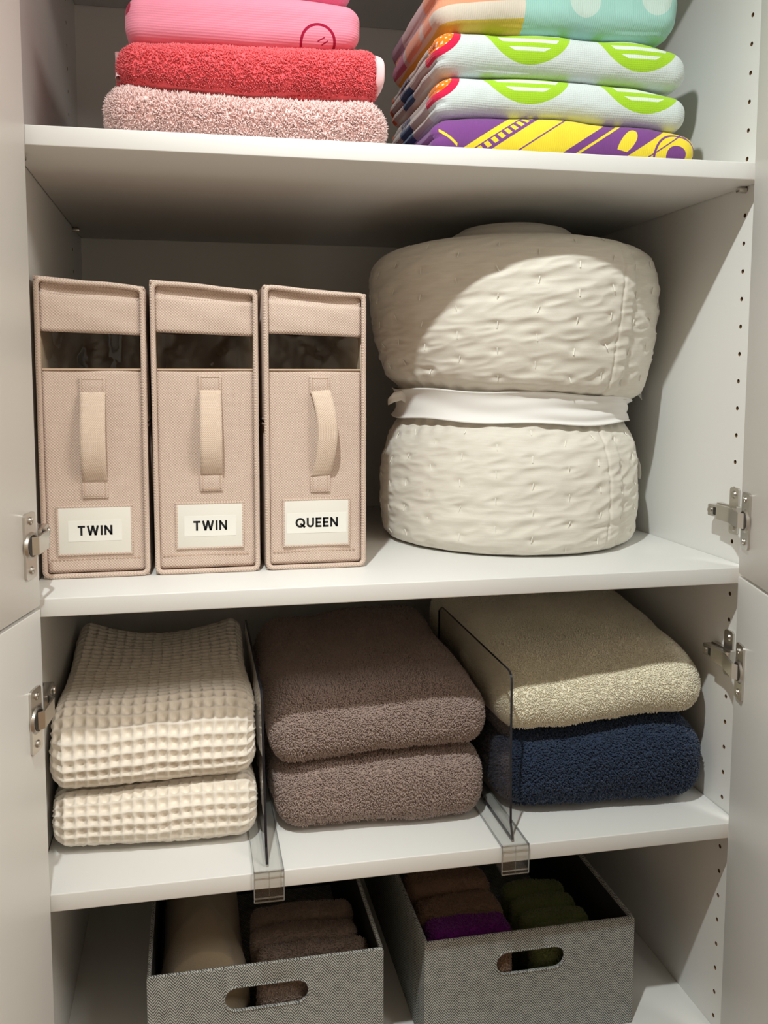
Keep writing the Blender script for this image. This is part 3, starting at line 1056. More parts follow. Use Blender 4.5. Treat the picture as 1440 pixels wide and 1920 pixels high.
# hand stitches: columns and staggered rows
PU, PV = 0.0470, 0.0330
ncol = int(round(2 * PI * R0 / PU))
PU = 2 * PI * R0 / ncol
col = np.round(arcx / PU)
du = arcx - col * PU
sv_ = np.interp(ls, ls, ls)[LS] + np.where(col % 2 == 0, 0.0, 0.4 * PV) + 0.004 * np.sin(col * 2.3)
dv = sv_ - np.round(sv_ / PV) * PV
dim = np.exp(-(du / 0.0085) ** 2 - (dv / 0.0048) ** 2)
# puckers: short horizontal folds running between the stitches
w1 = SineNoise(42, 1.0, 14, (30, 30, 125))(p3).reshape(TH.shape)
w2 = SineNoise(43, 1.0, 14, (70, 70, 230))(p3).reshape(TH.shape)
puff = np.cos(2 * PI * dv / PV) * -0.5
disp = (-0.0029 * dim - 0.0014 * np.abs(w1) - 0.0011 * np.abs(w2) - 0.0008 * puff * np.exp(-(du / 0.018) ** 2)) * body
disp += 0.0030 * low * body * np.clip(zs[LS] / 0.03, 0, 1)
# overlapping hem on the right: the outermost turn of the roll ends there
th_h = -1.02 + 2 * PI
step_ = 1 / (1 + np.exp(-(TH - th_h + 0.05 * (zs[LS] - 0.2)) / 0.010))
disp += -0.0035 * step_ * body * np.clip(1 - (TH - th_h) / 0.9, 0, 1)
hem = np.exp(-(((TH - th_h + 0.14) * R0) / 0.0022) ** 2)
disp += -0.0018 * hem * body
# gathers pulled into the band
nearw = np.exp(-((zs[LS] - 0.182) / 0.026) ** 2)
disp += 0.0027 * np.sin(TH * 34 + 3 * np.sin(TH * 5)) * nearw * body
# spiral of the roll on the top
topm = (zs[LS] > 0.384) * np.clip((zs[LS] - 0.384) / 0.006, 0, 1)
spi = np.abs(np.sin(PI * (Rq / 0.030 + TH / (2 * PI))))
Zq += -0.006 * (1 - spi) ** 3 * topm
Rq = Rq + disp
sx = 1.0
Vq = np.stack([Rq * np.cos(TH) * sx, Rq * np.sin(TH), np.maximum(Zq + 0.0008, 0.0005)], -1)
flat = Vq.reshape(-1, 3)
i = np.arange(nT * nS).reshape(nT, nS)
j = np.roll(i, -1, axis=0)
Q = np.stack([i[:, :-1], j[:, :-1], j[:, 1:], i[:, 1:]], -1).reshape(-1, 4)
nv = len(flat)
flat = np.concatenate([flat, [[0, 0, 0.0008], [0, 0, zs[-1]]]])
tri = [np.stack([j[:, 0], i[:, 0], np.full(nT, nv)], -1), np.stack([i[:, -1], j[:, -1], np.full(nT, nv + 1)], -1)]
link('quilt_cover', mesh_np('quilt_cover', flat, [Q] + tri), m_quilt, quilt)
# thread of the stitches
g = np.random.default_rng(5)
bm = bmesh.new()
lcum = ls
for c in range(ncol):
    off = (0.0 if c % 2 == 0 else 0.4 * PV) + 0.004 * math.sin(c * 2.3)
    for k in range(1, int(ql[-1] / PV) + 1):
        l = k * PV - off
        if l < 0.02 or l > 0.60:
            continue
        si = int(np.clip(l / ql[-1] * (nS - 1), 2, nS - 3))
        if 0.158 < zs[si] < 0.212 or zs[si] > 0.385:
            continue
        ti = int(round(c * PU / R0 / (2 * PI) * nT)) % nT
        a, b = Vq[ti, si - 2], Vq[ti, si + 2]
        ctr = (a + b) / 2
        rad = Vector((math.cos(th[ti]), math.sin(th[ti]), 0))
        up = Vector((b - a)).normalized()
        up = (up + Vector((g.normal() * 0.2, g.normal() * 0.2, 0))).normalized()
        p = Vector(ctr) + rad * 0.0006
        add_cyl(bm, p - up * 0.0042, p + up * 0.0042, 0.0007, 0.0007, 5)
st = link('stitching', bm_mesh('stitching', bm, True), m_thread, quilt)
st['kind'] = 'stuff'
# the white band round the waist
nb, mb = 420, 26
V = np.zeros((nb, mb, 3))
for a in range(nb):
    t = 2 * PI * a / nb
    for b in range(mb):
        u = b / (mb - 1)
        zc = 0.1820 - 0.005 * math.cos(t)
        fold = 0.0016 * math.sin(u * 15 + 2.2 * math.sin(t * 2 + 0.5) + t) * max(0.0, math.cos(t - 5.35)) ** 3
        fold += 0.0007 * math.sin(u * 9 + t * 5)
        rad = 0.1575 + 0.006 * abs(2 * u - 1) ** 3 + fold
        half = 0.0195 - 0.007 * max(0.0, math.cos(t)) ** 2
        V[a, b] = (rad * math.cos(t), rad * math.sin(t), zc + (u - 0.5) * 2 * half + 0.0014 * math.sin(7 * t + 1))
i = np.arange(nb * mb).reshape(nb, mb)
j = np.roll(i, -1, axis=0)
Q = np.stack([i[:, :-1], j[:, :-1], j[:, 1:], i[:, 1:]], -1).reshape(-1, 4)
o = link('band', mesh_np('band', V.reshape(-1, 3), Q), m_band, quilt)
o['label'] = 'white cloth band'
md = o.modifiers.new('thickness', 'SOLIDIFY')
md.thickness = 0.0012
md.offset = 1.0


def ribbon(name, pts, wid, m, parent, wdir=(0, 0, 1), thick=0.0012):
    V, F = [], []
    n = len(pts)
    for k, p in enumerate(pts):
        wv = Vector(wdir) * (wid[k] if isinstance(wid, (list, tuple)) else wid) * 0.5
        for e in (-1, -0.33, 0.33, 1):
            V.append(tuple(Vector(p) + wv * e + Vector((0, 0.0018 * (1 - e * e), 0))))
    for k in range(n - 1):
        for e in range(3):
            F.append((k * 4 + e, k * 4 + e + 1, (k + 1) * 4 + e + 1, (k + 1) * 4 + e))
    o = link(name, mesh_np(name, np.array(V), np.array(F)), m, parent)
    md = o.modifiers.new('thickness', 'SOLIDIFY')
    md.thickness = thick
    return o


# tails of the tie on the right and left, care label lower down
ribbon('band_tail', [(0.150, -0.030, 0.180), (0.163, -0.030, 0.190), (0.174, -0.028, 0.199), (0.183, -0.024, 0.202), (0.189, -0.02, 0.197), (0.192, -0.018, 0.192)],
       [0.020, 0.013, 0.011, 0.013, 0.012, 0.006], m_band, quilt)
ribbon('band_tail', [(-0.150, -0.03, 0.192), (-0.162, -0.03, 0.197), (-0.172, -0.026, 0.194), (-0.178, -0.02, 0.188)], [0.018, 0.013, 0.012, 0.008], m_band, quilt)
ribbon('care_label', [(0.1795, -0.030, 0.108), (0.1835, -0.030, 0.098), (0.1850, -0.030, 0.086), (0.1845, -0.029, 0.078)], 0.010, m_thread, quilt, (0, 1, 0), 0.0005)
# ------------------------------------------------------------------ beige fabric storage boxes
def linen(name, rgb_d, rgb_l, pitch=0.0031):
    m = Mat(name, 0.85, 0.15, 0.1)
    a = m.x + m.y
    wx = (a * (2 * PI / pitch) + m.noise(60, 2) * 2.0).sin()
    wz = (m.z * (2 * PI / pitch) + m.noise(60, 2) * 2.0).sin()
    chk = wx * wz
    slub = m.noise(40, 3, (1, 1, 14)) * 0.5 + m.noise(40, 3, (14, 14, 1)) * 0.5
    f = ((chk * 0.5 + 0.5) * 0.7 + (slub - 0.3) * 0.75).clamp()
    m.color(m.mix(f, lin(*rgb_d), lin(*rgb_l)))
    m.bump(chk, 0.45, 0.0005)
    return m


m_linen = linen('beige_linen', (184, 160, 144), (240, 219, 205))
m_strap = linen('strap_webbing', (204, 178, 156), (246, 226, 208), 0.0022)
m_inner = plain('box_lining', lin(214, 196, 172), 0.8, 0.2)
m_card = plain('white_card', lin(236, 232, 222), 0.6, 0.3)
m_paper = plain('label_paper', lin(244, 242, 234), 0.6, 0.3)
m_ink = plain('black_ink', (0.012, 0.012, 0.014, 1), 0.6, 0.3)
m_seam = plain('seam_thread', lin(205, 178, 154), 0.8, 0.2)


def clear_film(name, gloss=0.9, tint=(0.97, 0.96, 0.93, 1), ripple=0.0, rscale=20, ior=1.45, rough=0.04):
    """thin clear sheet: straight-through light plus its own surface reflection"""
    m = bpy.data.materials.new(name)
    m.use_nodes = True
    nt = m.node_tree
    nt.nodes.clear()
    out = nt.nodes.new('ShaderNodeOutputMaterial')
    tr = nt.nodes.new('ShaderNodeBsdfTransparent')
    tr.inputs[0].default_value = tint
    gl = nt.nodes.new('ShaderNodeBsdfGlossy')
    gl.inputs['Roughness'].default_value = rough
    gl.inputs['Color'].default_value = (gloss, gloss, gloss, 1)
    fr = nt.nodes.new('ShaderNodeLayerWeight')      # Schlick reflectance, the same from both sides of the sheet
    f0 = ((ior - 1) / (ior + 1)) ** 2
    sch = (X(nt, fr.outputs['Facing']).pow(5.0) * (1 - f0) + f0).clamp()
    mx = nt.nodes.new('ShaderNodeMixShader')
    nt.links.new(sch.v, mx.inputs[0])
    nt.links.new(tr.outputs[0], mx.inputs[1])
    nt.links.new(gl.outputs[0], mx.inputs[2])
    nt.links.new(mx.outputs[0], out.inputs[0])
    if ripple:
        tc = nt.nodes.new('ShaderNodeTexCoord')
        no = nt.nodes.new('ShaderNodeTexNoise')
        no.inputs['Scale'].default_value = rscale
        bp = nt.nodes.new('ShaderNodeBump')
        bp.inputs['Strength'].default_value = ripple
        bp.inputs['Distance'].default_value = 0.01
        nt.links.new(tc.outputs['Object'], no.inputs['Vector'])
        nt.links.new(no.outputs[0], bp.inputs['Height'])
        for n in (gl, fr):
            nt.links.new(bp.outputs[0], n.inputs['Normal'])
    return m


m_film = clear_film('clear_vinyl', 0.9, (0.93, 0.91, 0.88, 1), 0.6, 28, 1.6)


def letters(text, h, wt):
    """bold sans capitals as bars and arcs, returns list of polygons (x,y) and total width"""
    polys = []
    pen = 0.0

    def bar(x0, y0, x1, y1, w=wt):
        d = Vector((x1 - x0, y1 - y0))
        n = Vector((-d.y, d.x)).normalized() * w / 2
        polys.append([(x0 - n.x, y0 - n.y), (x1 - n.x, y1 - n.y), (x1 + n.x, y1 + n.y), (x0 + n.x, y0 + n.y)])

    def arc(cx, cy, rx, ry, a0, a1, n=20):
        for q in range(n):
            t0, t1 = a0 + (a1 - a0) * q / n, a0 + (a1 - a0) * (q + 1) / n
            o = lambda t, e: (cx + (rx + e) * math.cos(t), cy + (ry + e) * math.sin(t))
            polys.append([o(t0, -wt / 2), o(t0, wt / 2), o(t1, wt / 2), o(t1, -wt / 2)])
    for ch in text:
        x = pen
        if ch == 'T':
            w = 0.72 * h
            bar(x, h - wt / 2, x + w, h - wt / 2)
            bar(x + w / 2, 0, x + w / 2, h - wt)
        elif ch == 'W':
            w = 1.20 * h
            e = wt * 0.5
            bar(x + e, h, x + w * 0.28, 0)
            bar(x + w * 0.28, 0, x + w * 0.5, h)
            bar(x + w * 0.5, h, x + w * 0.72, 0)
            bar(x + w * 0.72, 0, x + w - e, h)
        elif ch == 'I':
            w = wt
            bar(x + wt / 2, 0, x + wt / 2, h)
        elif ch == 'N':
            w = 0.80 * h
            bar(x + wt / 2, 0, x + wt / 2, h)
            bar(x + w - wt / 2, 0, x + w - wt / 2, h)
            bar(x + wt * 0.55, h - wt * 0.4, x + w - wt * 0.55, wt * 0.4)
        elif ch == 'Q':
            w = 1.0 * h
            arc(x + w / 2, h / 2, w / 2 - wt / 2, h / 2 - wt / 2, 0, 2 * PI, 28)
            bar(x + w * 0.50, h * 0.40, x + w * 0.98, h * 0.02)
        elif ch == 'U':
            w = 0.76 * h
            r = w / 2 - wt / 2
            bar(x + wt / 2, r + wt / 2, x + wt / 2, h)
            bar(x + w - wt / 2, r + wt / 2, x + w - wt / 2, h)
            arc(x + w / 2, r + wt / 2, r, r, PI, 2 * PI, 14)
        elif ch == 'E':
            w = 0.60 * h
            bar(x + wt / 2, 0, x + wt / 2, h)
            for yy, ww in ((wt / 2, w), (h / 2, w * 0.92), (h - wt / 2, w)):
                bar(x, yy, x + ww, yy)
        pen += w + h * 0.16
    return polys, pen - h * 0.16


def storage_box(x0, x1, word, label, hl, hr, hand_dx, hand_w, bow, hand_zt, hand_zb, lab, text_h, seed, y0=0.085):
    """soft linen box standing on its end; hl, hr: height at the left and right of its front"""
    w = x1 - x0
    dep = 0.40
    h = (hl + hr) / 2
    root = thing('storage_box', label, 'storage box', (x0, y0, ZB), 0, 'beige storage boxes on the middle shelf')

    def skew(z, x):
        return z + (hl - h) * (1 - 2 * x / w) * max(0.0, (z - 0.20) / (h - 0.20)) ** 1.5 if z > 0.20 else z

    def part(name, bm, m, smooth=True, lab_=None, par=root):
        for v in bm.verts:
            v.co.z = skew(v.co.z, v.co.x)
        o = link(name, bm_mesh(name, bm, smooth), m, par)
        if lab_:
            o['label'] = lab_
        return o
    t = 0.004
    seam = 0.170
    # lower shell and lid shell: side, back, floor / top panels
    bm = bmesh.new()
    add_box(bm, 0.001, t, 0.003, dep, 0.0015, seam - 0.0015, 0.001)
    add_box(bm, w - t, w - 0.001, 0.003, dep, 0.0015, seam - 0.0015, 0.001)
    add_box(bm, t, w - t, dep - t, dep, 0.0015, seam - 0.0015, 0.0)
    add_box(bm, 0.001, w - 0.001, 0.003, dep, 0.0006, 0.0006 + t, 0.001)
    part('base_shell', bm, m_linen)
    bm = bmesh.new()
    add_box(bm, -0.0003, t, 0.003, dep, seam + 0.0015, h - 0.002, 0.001)
    add_box(bm, w - t, w + 0.0003, 0.003, dep, seam + 0.0015, h - 0.002, 0.001)
    add_box(bm, t, w - t, dep - t, dep, seam + 0.0015, h - 0.002, 0.0)
    add_box(bm, 0.0, w, 0.0, dep, h - t, h, 0.0015)
    part('lid', bm, m_linen)
    bm = bmesh.new()
    add_box(bm, t, t + 0.0008, 0.012, dep - t, 0.006, h - t, 0)
    add_box(bm, w - t - 0.0008, w - t, 0.012, dep - t, 0.006, h - t, 0)
    add_box(bm, t, w - t, dep - t - 0.001, dep - t, 0.006, h - t, 0)
    part('lining', bm, m_inner, False)
    # piping round the front opening
    rp = 0.0029
    loop = rounded_rect(rp, w - rp, rp, h - rp, 0.006, 4)
    n2 = []
    for a, b in zip(loop, loop[1:] + loop[:1]):
        k = max(1, int(math.hypot(b[0] - a[0], b[1] - a[1]) / 0.008))
        n2 += [(a[0] + (b[0] - a[0]) * i / k, a[1] + (b[1] - a[1]) * i / k) for i in range(k)]
    nz = random.Random(seed)
    pts = [(a, 0.0015 + 0.0006 * math.sin(b * 60 + seed), skew(b, a) + (0.0008 * math.sin(a * 60 + seed) if b > 0.28 else 0)) for a, b in n2]
    link('piping', tube_mesh('piping', pts, rp, 8, True), m_linen, root)
    for s_x in (0.0015, w - 0.0015):           # piping that runs back along both seams of the lid
        for zz in (seam - 0.0028, seam + 0.0028):
            link('piping', tube_mesh('piping', [(s_x, yy, zz) for yy in (0.002, 0.1, 0.2, 0.3, 0.395)], 0.0024, 8), m_linen, root)
    # front: main panel, band above the window, vinyl window
    fy = 0.0048
    zw0, zw1 = 0.228, 0.2675
    ix0, ix1 = 0.0062, w - 0.0062

    def cloth_panel(name, xa, xb, za, zb_, amp):
        nx, nz_ = 30, max(6, int((zb_ - za) / 0.004))
        V, F = [], []
        for a in range(nx + 1):
            for b in range(nz_ + 1):
                u, v = a / nx, b / nz_
                x_, z_ = xa + (xb - xa) * u, za + (zb_ - za) * v
                dy = -amp * math.sin(PI * u) ** 0.6 * math.sin(PI * v) ** 0.6
                dy += 0.0007 * math.sin(u * 7 + seed + v * 3) * math.sin(v * 5 + seed)
                V.append((x_, fy + dy, skew(z_, x_)))
        for a in range(nx):
            for b in range(nz_):
                i = a * (nz_ + 1) + b
                F.append((i, i + nz_ + 1, i + nz_ + 2, i + 1))
        o = link(name, mesh_np(name, np.array(V), np.array(F)), m_linen, root)
        md = o.modifiers.new('thickness', 'SOLIDIFY')
        md.thickness = 0.0022
        md.offset = -1
        return o
    cloth_panel('front_panel', ix0 - 0.001, ix1 + 0.001, 0.0062, zw0, 0.0016)
    cloth_panel('top_band', ix0 - 0.001, ix1 + 0.001, zw1, h - 0.0155, 0.0018)
    cloth_panel('top_hem', ix0, ix1, h - 0.0165, h - 0.0050, -0.0035)
    nx, nz_ = 40, 16
    V, F = [], []
    sn = SineNoise(seed, 60, 7, (1, 1, 1.2))
    for a in range(nx + 1):
        for b in range(nz_ + 1):
            u, v = a / nx, b / nz_
            V.append((ix0 + 0.001 + (ix1 - ix0 - 0.002) * u, 0.0085, zw0 - 0.002 + (zw1 - zw0 + 0.004) * v))
    V = np.array(V)
    edge = np.sin(PI * np.clip((V[:, 0] - ix0) / (ix1 - ix0), 0, 1)) ** 0.4
    V[:, 1] += sn(V) * 0.0022 * edge
    V[:, 2] = [skew(z_, x_) for x_, z_ in zip(V[:, 0], V[:, 2])]
    for a in range(nx):
        for b in range(nz_):
            i = a * (nz_ + 1) + b
            F.append((i, i + nz_ + 1, i + nz_ + 2, i + 1))
    o = link('window', mesh_np('window', V, np.array(F)), m_film, root)
    o['label'] = 'clear vinyl window'
    # pale binding on the lower lip of the window
    link('window_edge', tube_mesh('window_edge', [(ix0 + (ix1 - ix0) * i / 8, fy - 0.0004, zw0 + 0.0006) for i in range(9)], 0.0011, 6), m_seam, root)
    # stitched hem at the foot of the panel
    bm = bmesh.new()
    k = int((ix1 - ix0 - 0.006) / 0.004)
    for i in range(k):
        xa = ix0 + 0.003 + 0.004 * i
        add_box(bm, xa, xa + 0.0026, fy - 0.0014, fy - 0.0004, 0.0205, 0.0212, 0)
    sm = part('seam_stitches', bm, m_seam, False)
    sm['kind'] = 'stuff'
    # handle: two stitched patches and the strap bowing out between them
    hx = hand_dx
    hw = hand_w / 2
    hnd = link('handle', None, None, root)
    for za, zb_ in ((hand_zt - 0.0195, hand_zt), (hand_zb, hand_zb + 0.0215)):
        bm = bmesh.new()
        add_box(bm, hx - hw - 0.0004, hx + hw + 0.0004, fy - 0.0044, fy - 0.0005, za, zb_, 0.0008)
        part('stitched_patch', bm, m_linen, True, None, hnd)
        bm = bmesh.new()
        for (xa, xb, zc, zd) in ((hx - hw + 0.002, hx + hw - 0.002, za + 0.002, za + 0.0026), (hx - hw + 0.002, hx + hw - 0.002, zb_ - 0.0026, zb_ - 0.002),
                                 (hx - hw + 0.002, hx - hw + 0.0026, za + 0.002, zb_ - 0.002), (hx + hw - 0.0026, hx + hw - 0.002, za + 0.002, zb_ - 0.002)):
            add_box(bm, xa, xb, fy - 0.0048, fy - 0.0040, zc, zd, 0)
        o = part('patch_stitching', bm, m_seam, False, None, hnd)
    V, F = [], []
    za, zb_ = hand_zb + 0.0195, hand_zt - 0.0170
    n = 40
    for k in range(n + 1):
        u = k / n
        z_ = zb_ + (za - zb_) * u
        # leaves the upper patch, hangs out and folds back low down
        out_ = bow[0] * (math.sin(PI * min(1, u * 1.02)) ** 0.75) * (0.55 + 0.75 * u if bow[2] else 1.0)
        side = bow[1] * math.sin(PI * u) ** 0.8
        tw = bow[3] * math.sin(PI * u)
        for e in range(7):
            q = (e / 6 - 0.5) * 2
            V.append((hx + side + q * hw, fy - 0.0036 - out_ - tw * q * 0.004, z_ - bow[4] * math.sin(PI * u) + q * bow[5] * 0.002))
    for k in range(n):
        for e in range(6):
            F.append((k * 7 + e, k * 7 + e + 1, (k + 1) * 7 + e + 1, (k + 1) * 7 + e))
    o = link('strap', mesh_np('strap', np.array(V), np.array(F)), m_strap, hnd)
    md = o.modifiers.new('thickness', 'SOLIDIFY')
    md.thickness = 0.0015
    # label pocket, card, printed slip, lettering
    lx0, lx1, lz0, lz1 = lab
    pk = link('label_pocket', None, None, root)
    bm = bmesh.new()
    e = 0.0022
    for q in ((lx0 - e, lx1 + e, lz0 - e, lz0), (lx0 - e, lx1 + e, lz1, lz1 + e), (lx0 - e, lx0, lz0, lz1), (lx1, lx1 + e, lz0, lz1)):
        add_box(bm, q[0], q[1], fy - 0.0030, fy - 0.0006, q[2], q[3], 0.0006)
    part('pocket_rim', bm, m_linen, True, None, pk)
    bm = bmesh.new()
    add_box(bm, lx0 - 0.001, lx1 + 0.001, fy - 0.0026, fy - 0.0012, lz0 - 0.001, lz1 + 0.001, 0.0002)
    part('card', bm, m_card, True, 'white card', pk)
    cx, cz = (lx0 + lx1) / 2, (lz0 + lz1) / 2
    polys, tw_ = letters(word, text_h, text_h * 0.205)
    bm = bmesh.new()
    add_box(bm, cx - tw_ / 2 - 0.010, cx + tw_ / 2 + 0.010, fy - 0.0029, fy - 0.0026, cz - text_h / 2 - 0.0065, cz + text_h / 2 + 0.0055, 0)
    part('label_slip', bm, m_paper, False, None, pk)
    bm = bmesh.new()
    for po in polys:
        f = [bm.verts.new((cx - tw_ / 2 + a, fy - 0.00305, cz - text_h / 2 + b)) for a, b in po]
        bm.faces.new(f)
    o = link('lettering', bm_mesh('lettering', bm), m_ink, pk)
    o['label'] = 'black lettering ' + word
    return root


storage_box(0.0045, 0.1195, 'TWIN', 'leftmost beige linen storage box, label reading TWIN, against the wardrobe side', 0.328, 0.318,
            0.0580, 0.0265, (0.015, 0.0, True, 0.0, 0.003, 0.0), 0.2205, 0.0885, (0.0185, 0.0945, 0.0275, 0.0780), 0.0108, 3)
storage_box(0.1245, 0.2415, 'TWIN', 'middle beige linen storage box, label reading TWIN, between its two neighbours', 0.326, 0.3165,
            0.0635, 0.0240, (0.014, 0.0, True, 0.0, 0.003, 0.0), 0.2225, 0.0935, (0.0255, 0.0970, 0.0300, 0.0785), 0.0110, 5)
storage_box(0.2475, 0.3645, 'QUEEN', 'rightmost beige linen storage box, label reading QUEEN, beside the quilt', 0.323, 0.3145,
            0.0635, 0.0220, (0.013, 0.0065, False, 0.6, 0.0, 0.6), 0.2215, 0.0895, (0.0225, 0.0960, 0.0285, 0.0795), 0.0112, 7)

# ------------------------------------------------------------------ acrylic shelf dividers
m_acr = clear_film('clear_acrylic', 0.9, (0.965, 0.965, 0.96, 1), 0, 1, 1.49, 0.02)
m_acr_edge = Mat('acrylic_edge', 0.12, 0.6).color((0.012, 0.014, 0.022, 1))  # near-black colour stands in for internal reflection at the clear edges
m_acr_rim = Mat('acrylic_rim', 0.15, 0.6).color((0.30, 0.30, 0.29, 1))


def divider(label, xb, xt, y_front, z_top, clip_x0, clip_x1):
    root = thing('shelf_divider', label, 'divider', (xb, 0, ZC), 0, 'clear shelf dividers')
    # upright plate: outline in (y,z)
    zt = z_top - ZC
    out = [(y_front, 0.0040), (y_front + 0.007, 0.020)]
    rc = 0.012
    yt = y_front + 0.010
    out += [(yt + 0.001, zt * 0.5)]
    for i in range(7):
        t = PI + PI / 2 * -i / 6
        out.append((yt + 0.002 + rc + rc * math.cos(t), zt - rc + rc * math.sin(t)))
    out += [(0.30, zt + 0.003), (0.315, zt - 0.006), (0.315, 0.0040)]
    th_ = 0.0028
    bm = bmesh.new()
    lean = lambda z: (xt - xb) * z / zt
    A = [bm.verts.new((lean(z) - th_ / 2, y, z)) for y, z in out]
    B = [bm.verts.new((lean(z) + th_ / 2, y, z)) for y, z in out]
    n = len(out)
    bm.faces.new(A)
    bm.faces.new(B[::-1])
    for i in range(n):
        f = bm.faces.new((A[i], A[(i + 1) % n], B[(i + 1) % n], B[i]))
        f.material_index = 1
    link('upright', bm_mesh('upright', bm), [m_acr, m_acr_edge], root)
    a, b = clip_x0 - xb, clip_x1 - xb

    def shell(name, q, m=m_acr):
        bm = bmesh.new()
        add_box(bm, *q, 0)
        o = link(name, bm_mesh(name, bm), m, root)
        return o
    shell('foot', (a, b, -0.0036, 0.31, 0.0004, 0.0030))
    shell('clip_face', (a, b, -0.0038, -0.0008, -0.0285, 0.0030))
    shell('clip_lip', (a, b, -0.0038, 0.016, -T - 0.0125, -T - 0.0092))
    # visible edges of the moulding: grey colour stands in for edge refraction, ribs stay clear
    bm = bmesh.new()
    for xx in (a, b):
        add_box(bm, xx - 0.0004, xx + 0.0004, -0.0040, 0.31, 0.0002, 0.0032, 0)
        add_box(bm, xx - 0.0004, xx + 0.0004, -0.0041, -0.0030, -0.0315, 0.0032, 0)
    link('moulded_edge', bm_mesh('moulded_edge', bm), m_acr_rim, root)
    bm = bmesh.new()
    for zz in (0.0026, -0.0052, -0.0268, -0.0312):
        add_cyl(bm, (a, -0.0040, zz), (b, -0.0040, zz), 0.0009, 0.0009, 8)
    add_cyl(bm, ((a + b) / 2, -0.0040, 0.002), ((a + b) / 2, -0.0040, -0.0300), 0.0004, 0.0004, 6)
    link('moulded_rib', bm_mesh('moulded_rib', bm, True), clear_film('acrylic_rib', 1.0, (0.85, 0.85, 0.83, 1), 0, 1, 2.2, 0.08), root)
    return root


divider('clear acrylic divider between the waffle towels and the taupe towels', 0.2395, 0.2365, 0.0075, 0.482, 0.2245, 0.2565)
divider('clear acrylic divider between the taupe towels and the navy towel', 0.5200, 0.5205, 0.0060, 0.486, 0.5040, 0.5360)

# ------------------------------------------------------------------ herringbone bins on the wardrobe floor
m_herr = Mat('grey_herringbone', 0.85, 0.2)
a = m_herr.x + m_herr.y * 1.0
zig = a.pingpong(0.0062)
st_ = ((m_herr.z + zig * 1.25) * (2 * PI / 0.0036)).sin()
fine = (a * (2 * PI / 0.0011)).sin() * 0.25
nz_ = m_herr.noise(90, 3)
f = (st_ * 0.55 + 0.5 + fine * 0.6 + (nz_ - 0.5) * 0.7).clamp()
m_herr.color(m_herr.mix(f, lin(66, 66, 64), lin(196, 197, 192)))
m_herr.bump(st_, 0.3, 0.0004)
m_binin = plain('bin_lining', lin(52, 50, 48), 0.9, 0.1)


def bin_box(label, x0, x1, y0, y1, h, slot_cx, slot_cz, slot_w, slot_h):
    root = thing('fabric_bin', label, 'bin', (x0, y0, ZD), 0, 'grey herringbone bins')
    w, d = x1 - x0, y1 - y0
    t = 0.0042
    bm = bmesh.new()
    add_box(bm, 0, t, t, d - t, 0.0008, h, 0.0012)
    add_box(bm, w - t, w, t, d - t, 0.0008, h, 0.0012)
    add_box(bm, 0, w, d - t, d, 0.0008, h, 0.0012)
    add_box(bm, 0.001, w - 0.001, 0.001, d - 0.001, 0.0004, 0.004, 0.0)
    link('shell', bm_mesh('shell', bm, True), m_herr, root)
    bm = bmesh.new()
    add_box(bm, t, t + 0.0006, t + 0.0008, d - t, 0.004, h - 0.004, 0)
    add_box(bm, w - t - 0.0006, w - t, t + 0.0008, d - t, 0.004, h - 0.004, 0)
    add_box(bm, t, w - t, d - t - 0.0006, d - t, 0.004, h - 0.004, 0)
    link('lining', bm_mesh('lining', bm), m_binin, root)
    # front wall with the stadium-shaped hand hole
    cx, cz = slot_cx - x0, slot_cz
    r = slot_h / 2
    hole = []
    for i in range(13):
        tt = -PI / 2 + PI * i / 12
        hole.append((cx + slot_w / 2 - r + r * math.cos(tt), cz + r * math.sin(tt)))
    for i in range(13):
        tt = PI / 2 + PI * i / 12
        hole.append((cx - slot_w / 2 + r + r * math.cos(tt), cz + r * math.sin(tt)))
    outer = rounded_rect(0, w, 0.0008, h, 0.002, 2)
    bm = bmesh.new()
    layers = []
    for yy in (0.0, t):
        ov = [bm.verts.new((a_, yy, b_)) for a_, b_ in outer]
        hv = [bm.verts.new((a_, yy, b_)) for a_, b_ in hole]
        es = [bm.edges.new((ov[i], ov[(i + 1) % len(ov)])) for i in range(len(ov))]
        es += [bm.edges.new((hv[i], hv[(i + 1) % len(hv)])) for i in range(len(hv))]
        bmesh.ops.triangle_fill(bm, use_beauty=True, edges=es)
        layers.append((ov, hv))
    for k in range(2):
        A, B = layers[0][k], layers[1][k]
        for i in range(len(A)):
            bm.faces.new((A[i], A[(i + 1) % len(A)], B[(i + 1) % len(B)], B[i]))
    link('front_wall', bm_mesh('front_wall', bm), m_herr, root)
    # rolled edge round the hole and the rim
    link('hand_hole_edge', tube_mesh('hand_hole_edge', [(a_, 0.0004, b_) for a_, b_ in hole], 0.0013, 6, True), m_herr, root)
    link('rim', tube_mesh('rim', [(a_, b_, h - 0.0005) for a_, b_ in rounded_rect(0.002, w - 0.002, 0.002, d - 0.002, 0.002, 2)], 0.0022, 6, True), m_herr, root)
    return root


bin_box('grey herringbone bin on the left, holding a fleece roll and grey brown towels', 0.107, 0.3785, 0.049, 0.43, 0.1485, 0.241, 0.1100, 0.098, 0.0290)
bin_box('grey herringbone bin on the right, holding green, purple and brown towels', 0.4315, 0.7045, 0.0585, 0.44, 0.1415, 0.5665, 0.1030, 0.090, 0.0290)

m_fleece = terry('beige_fleece', (164, 148, 124), 0.05)
m_gbrown = terry('grey_brown_terry', (132, 114, 102), 0.08)
m_brown = terry('brown_terry', (140, 112, 92), 0.08)
m_purple = terry('purple_terry', (112, 26, 122), 0.08)
m_green = terry('olive_green_terry', (104, 112, 66), 0.08)
m_grey2 = terry('pale_grey_terry', (168, 170, 160), 0.06)
BZ = ZD + 0.0046


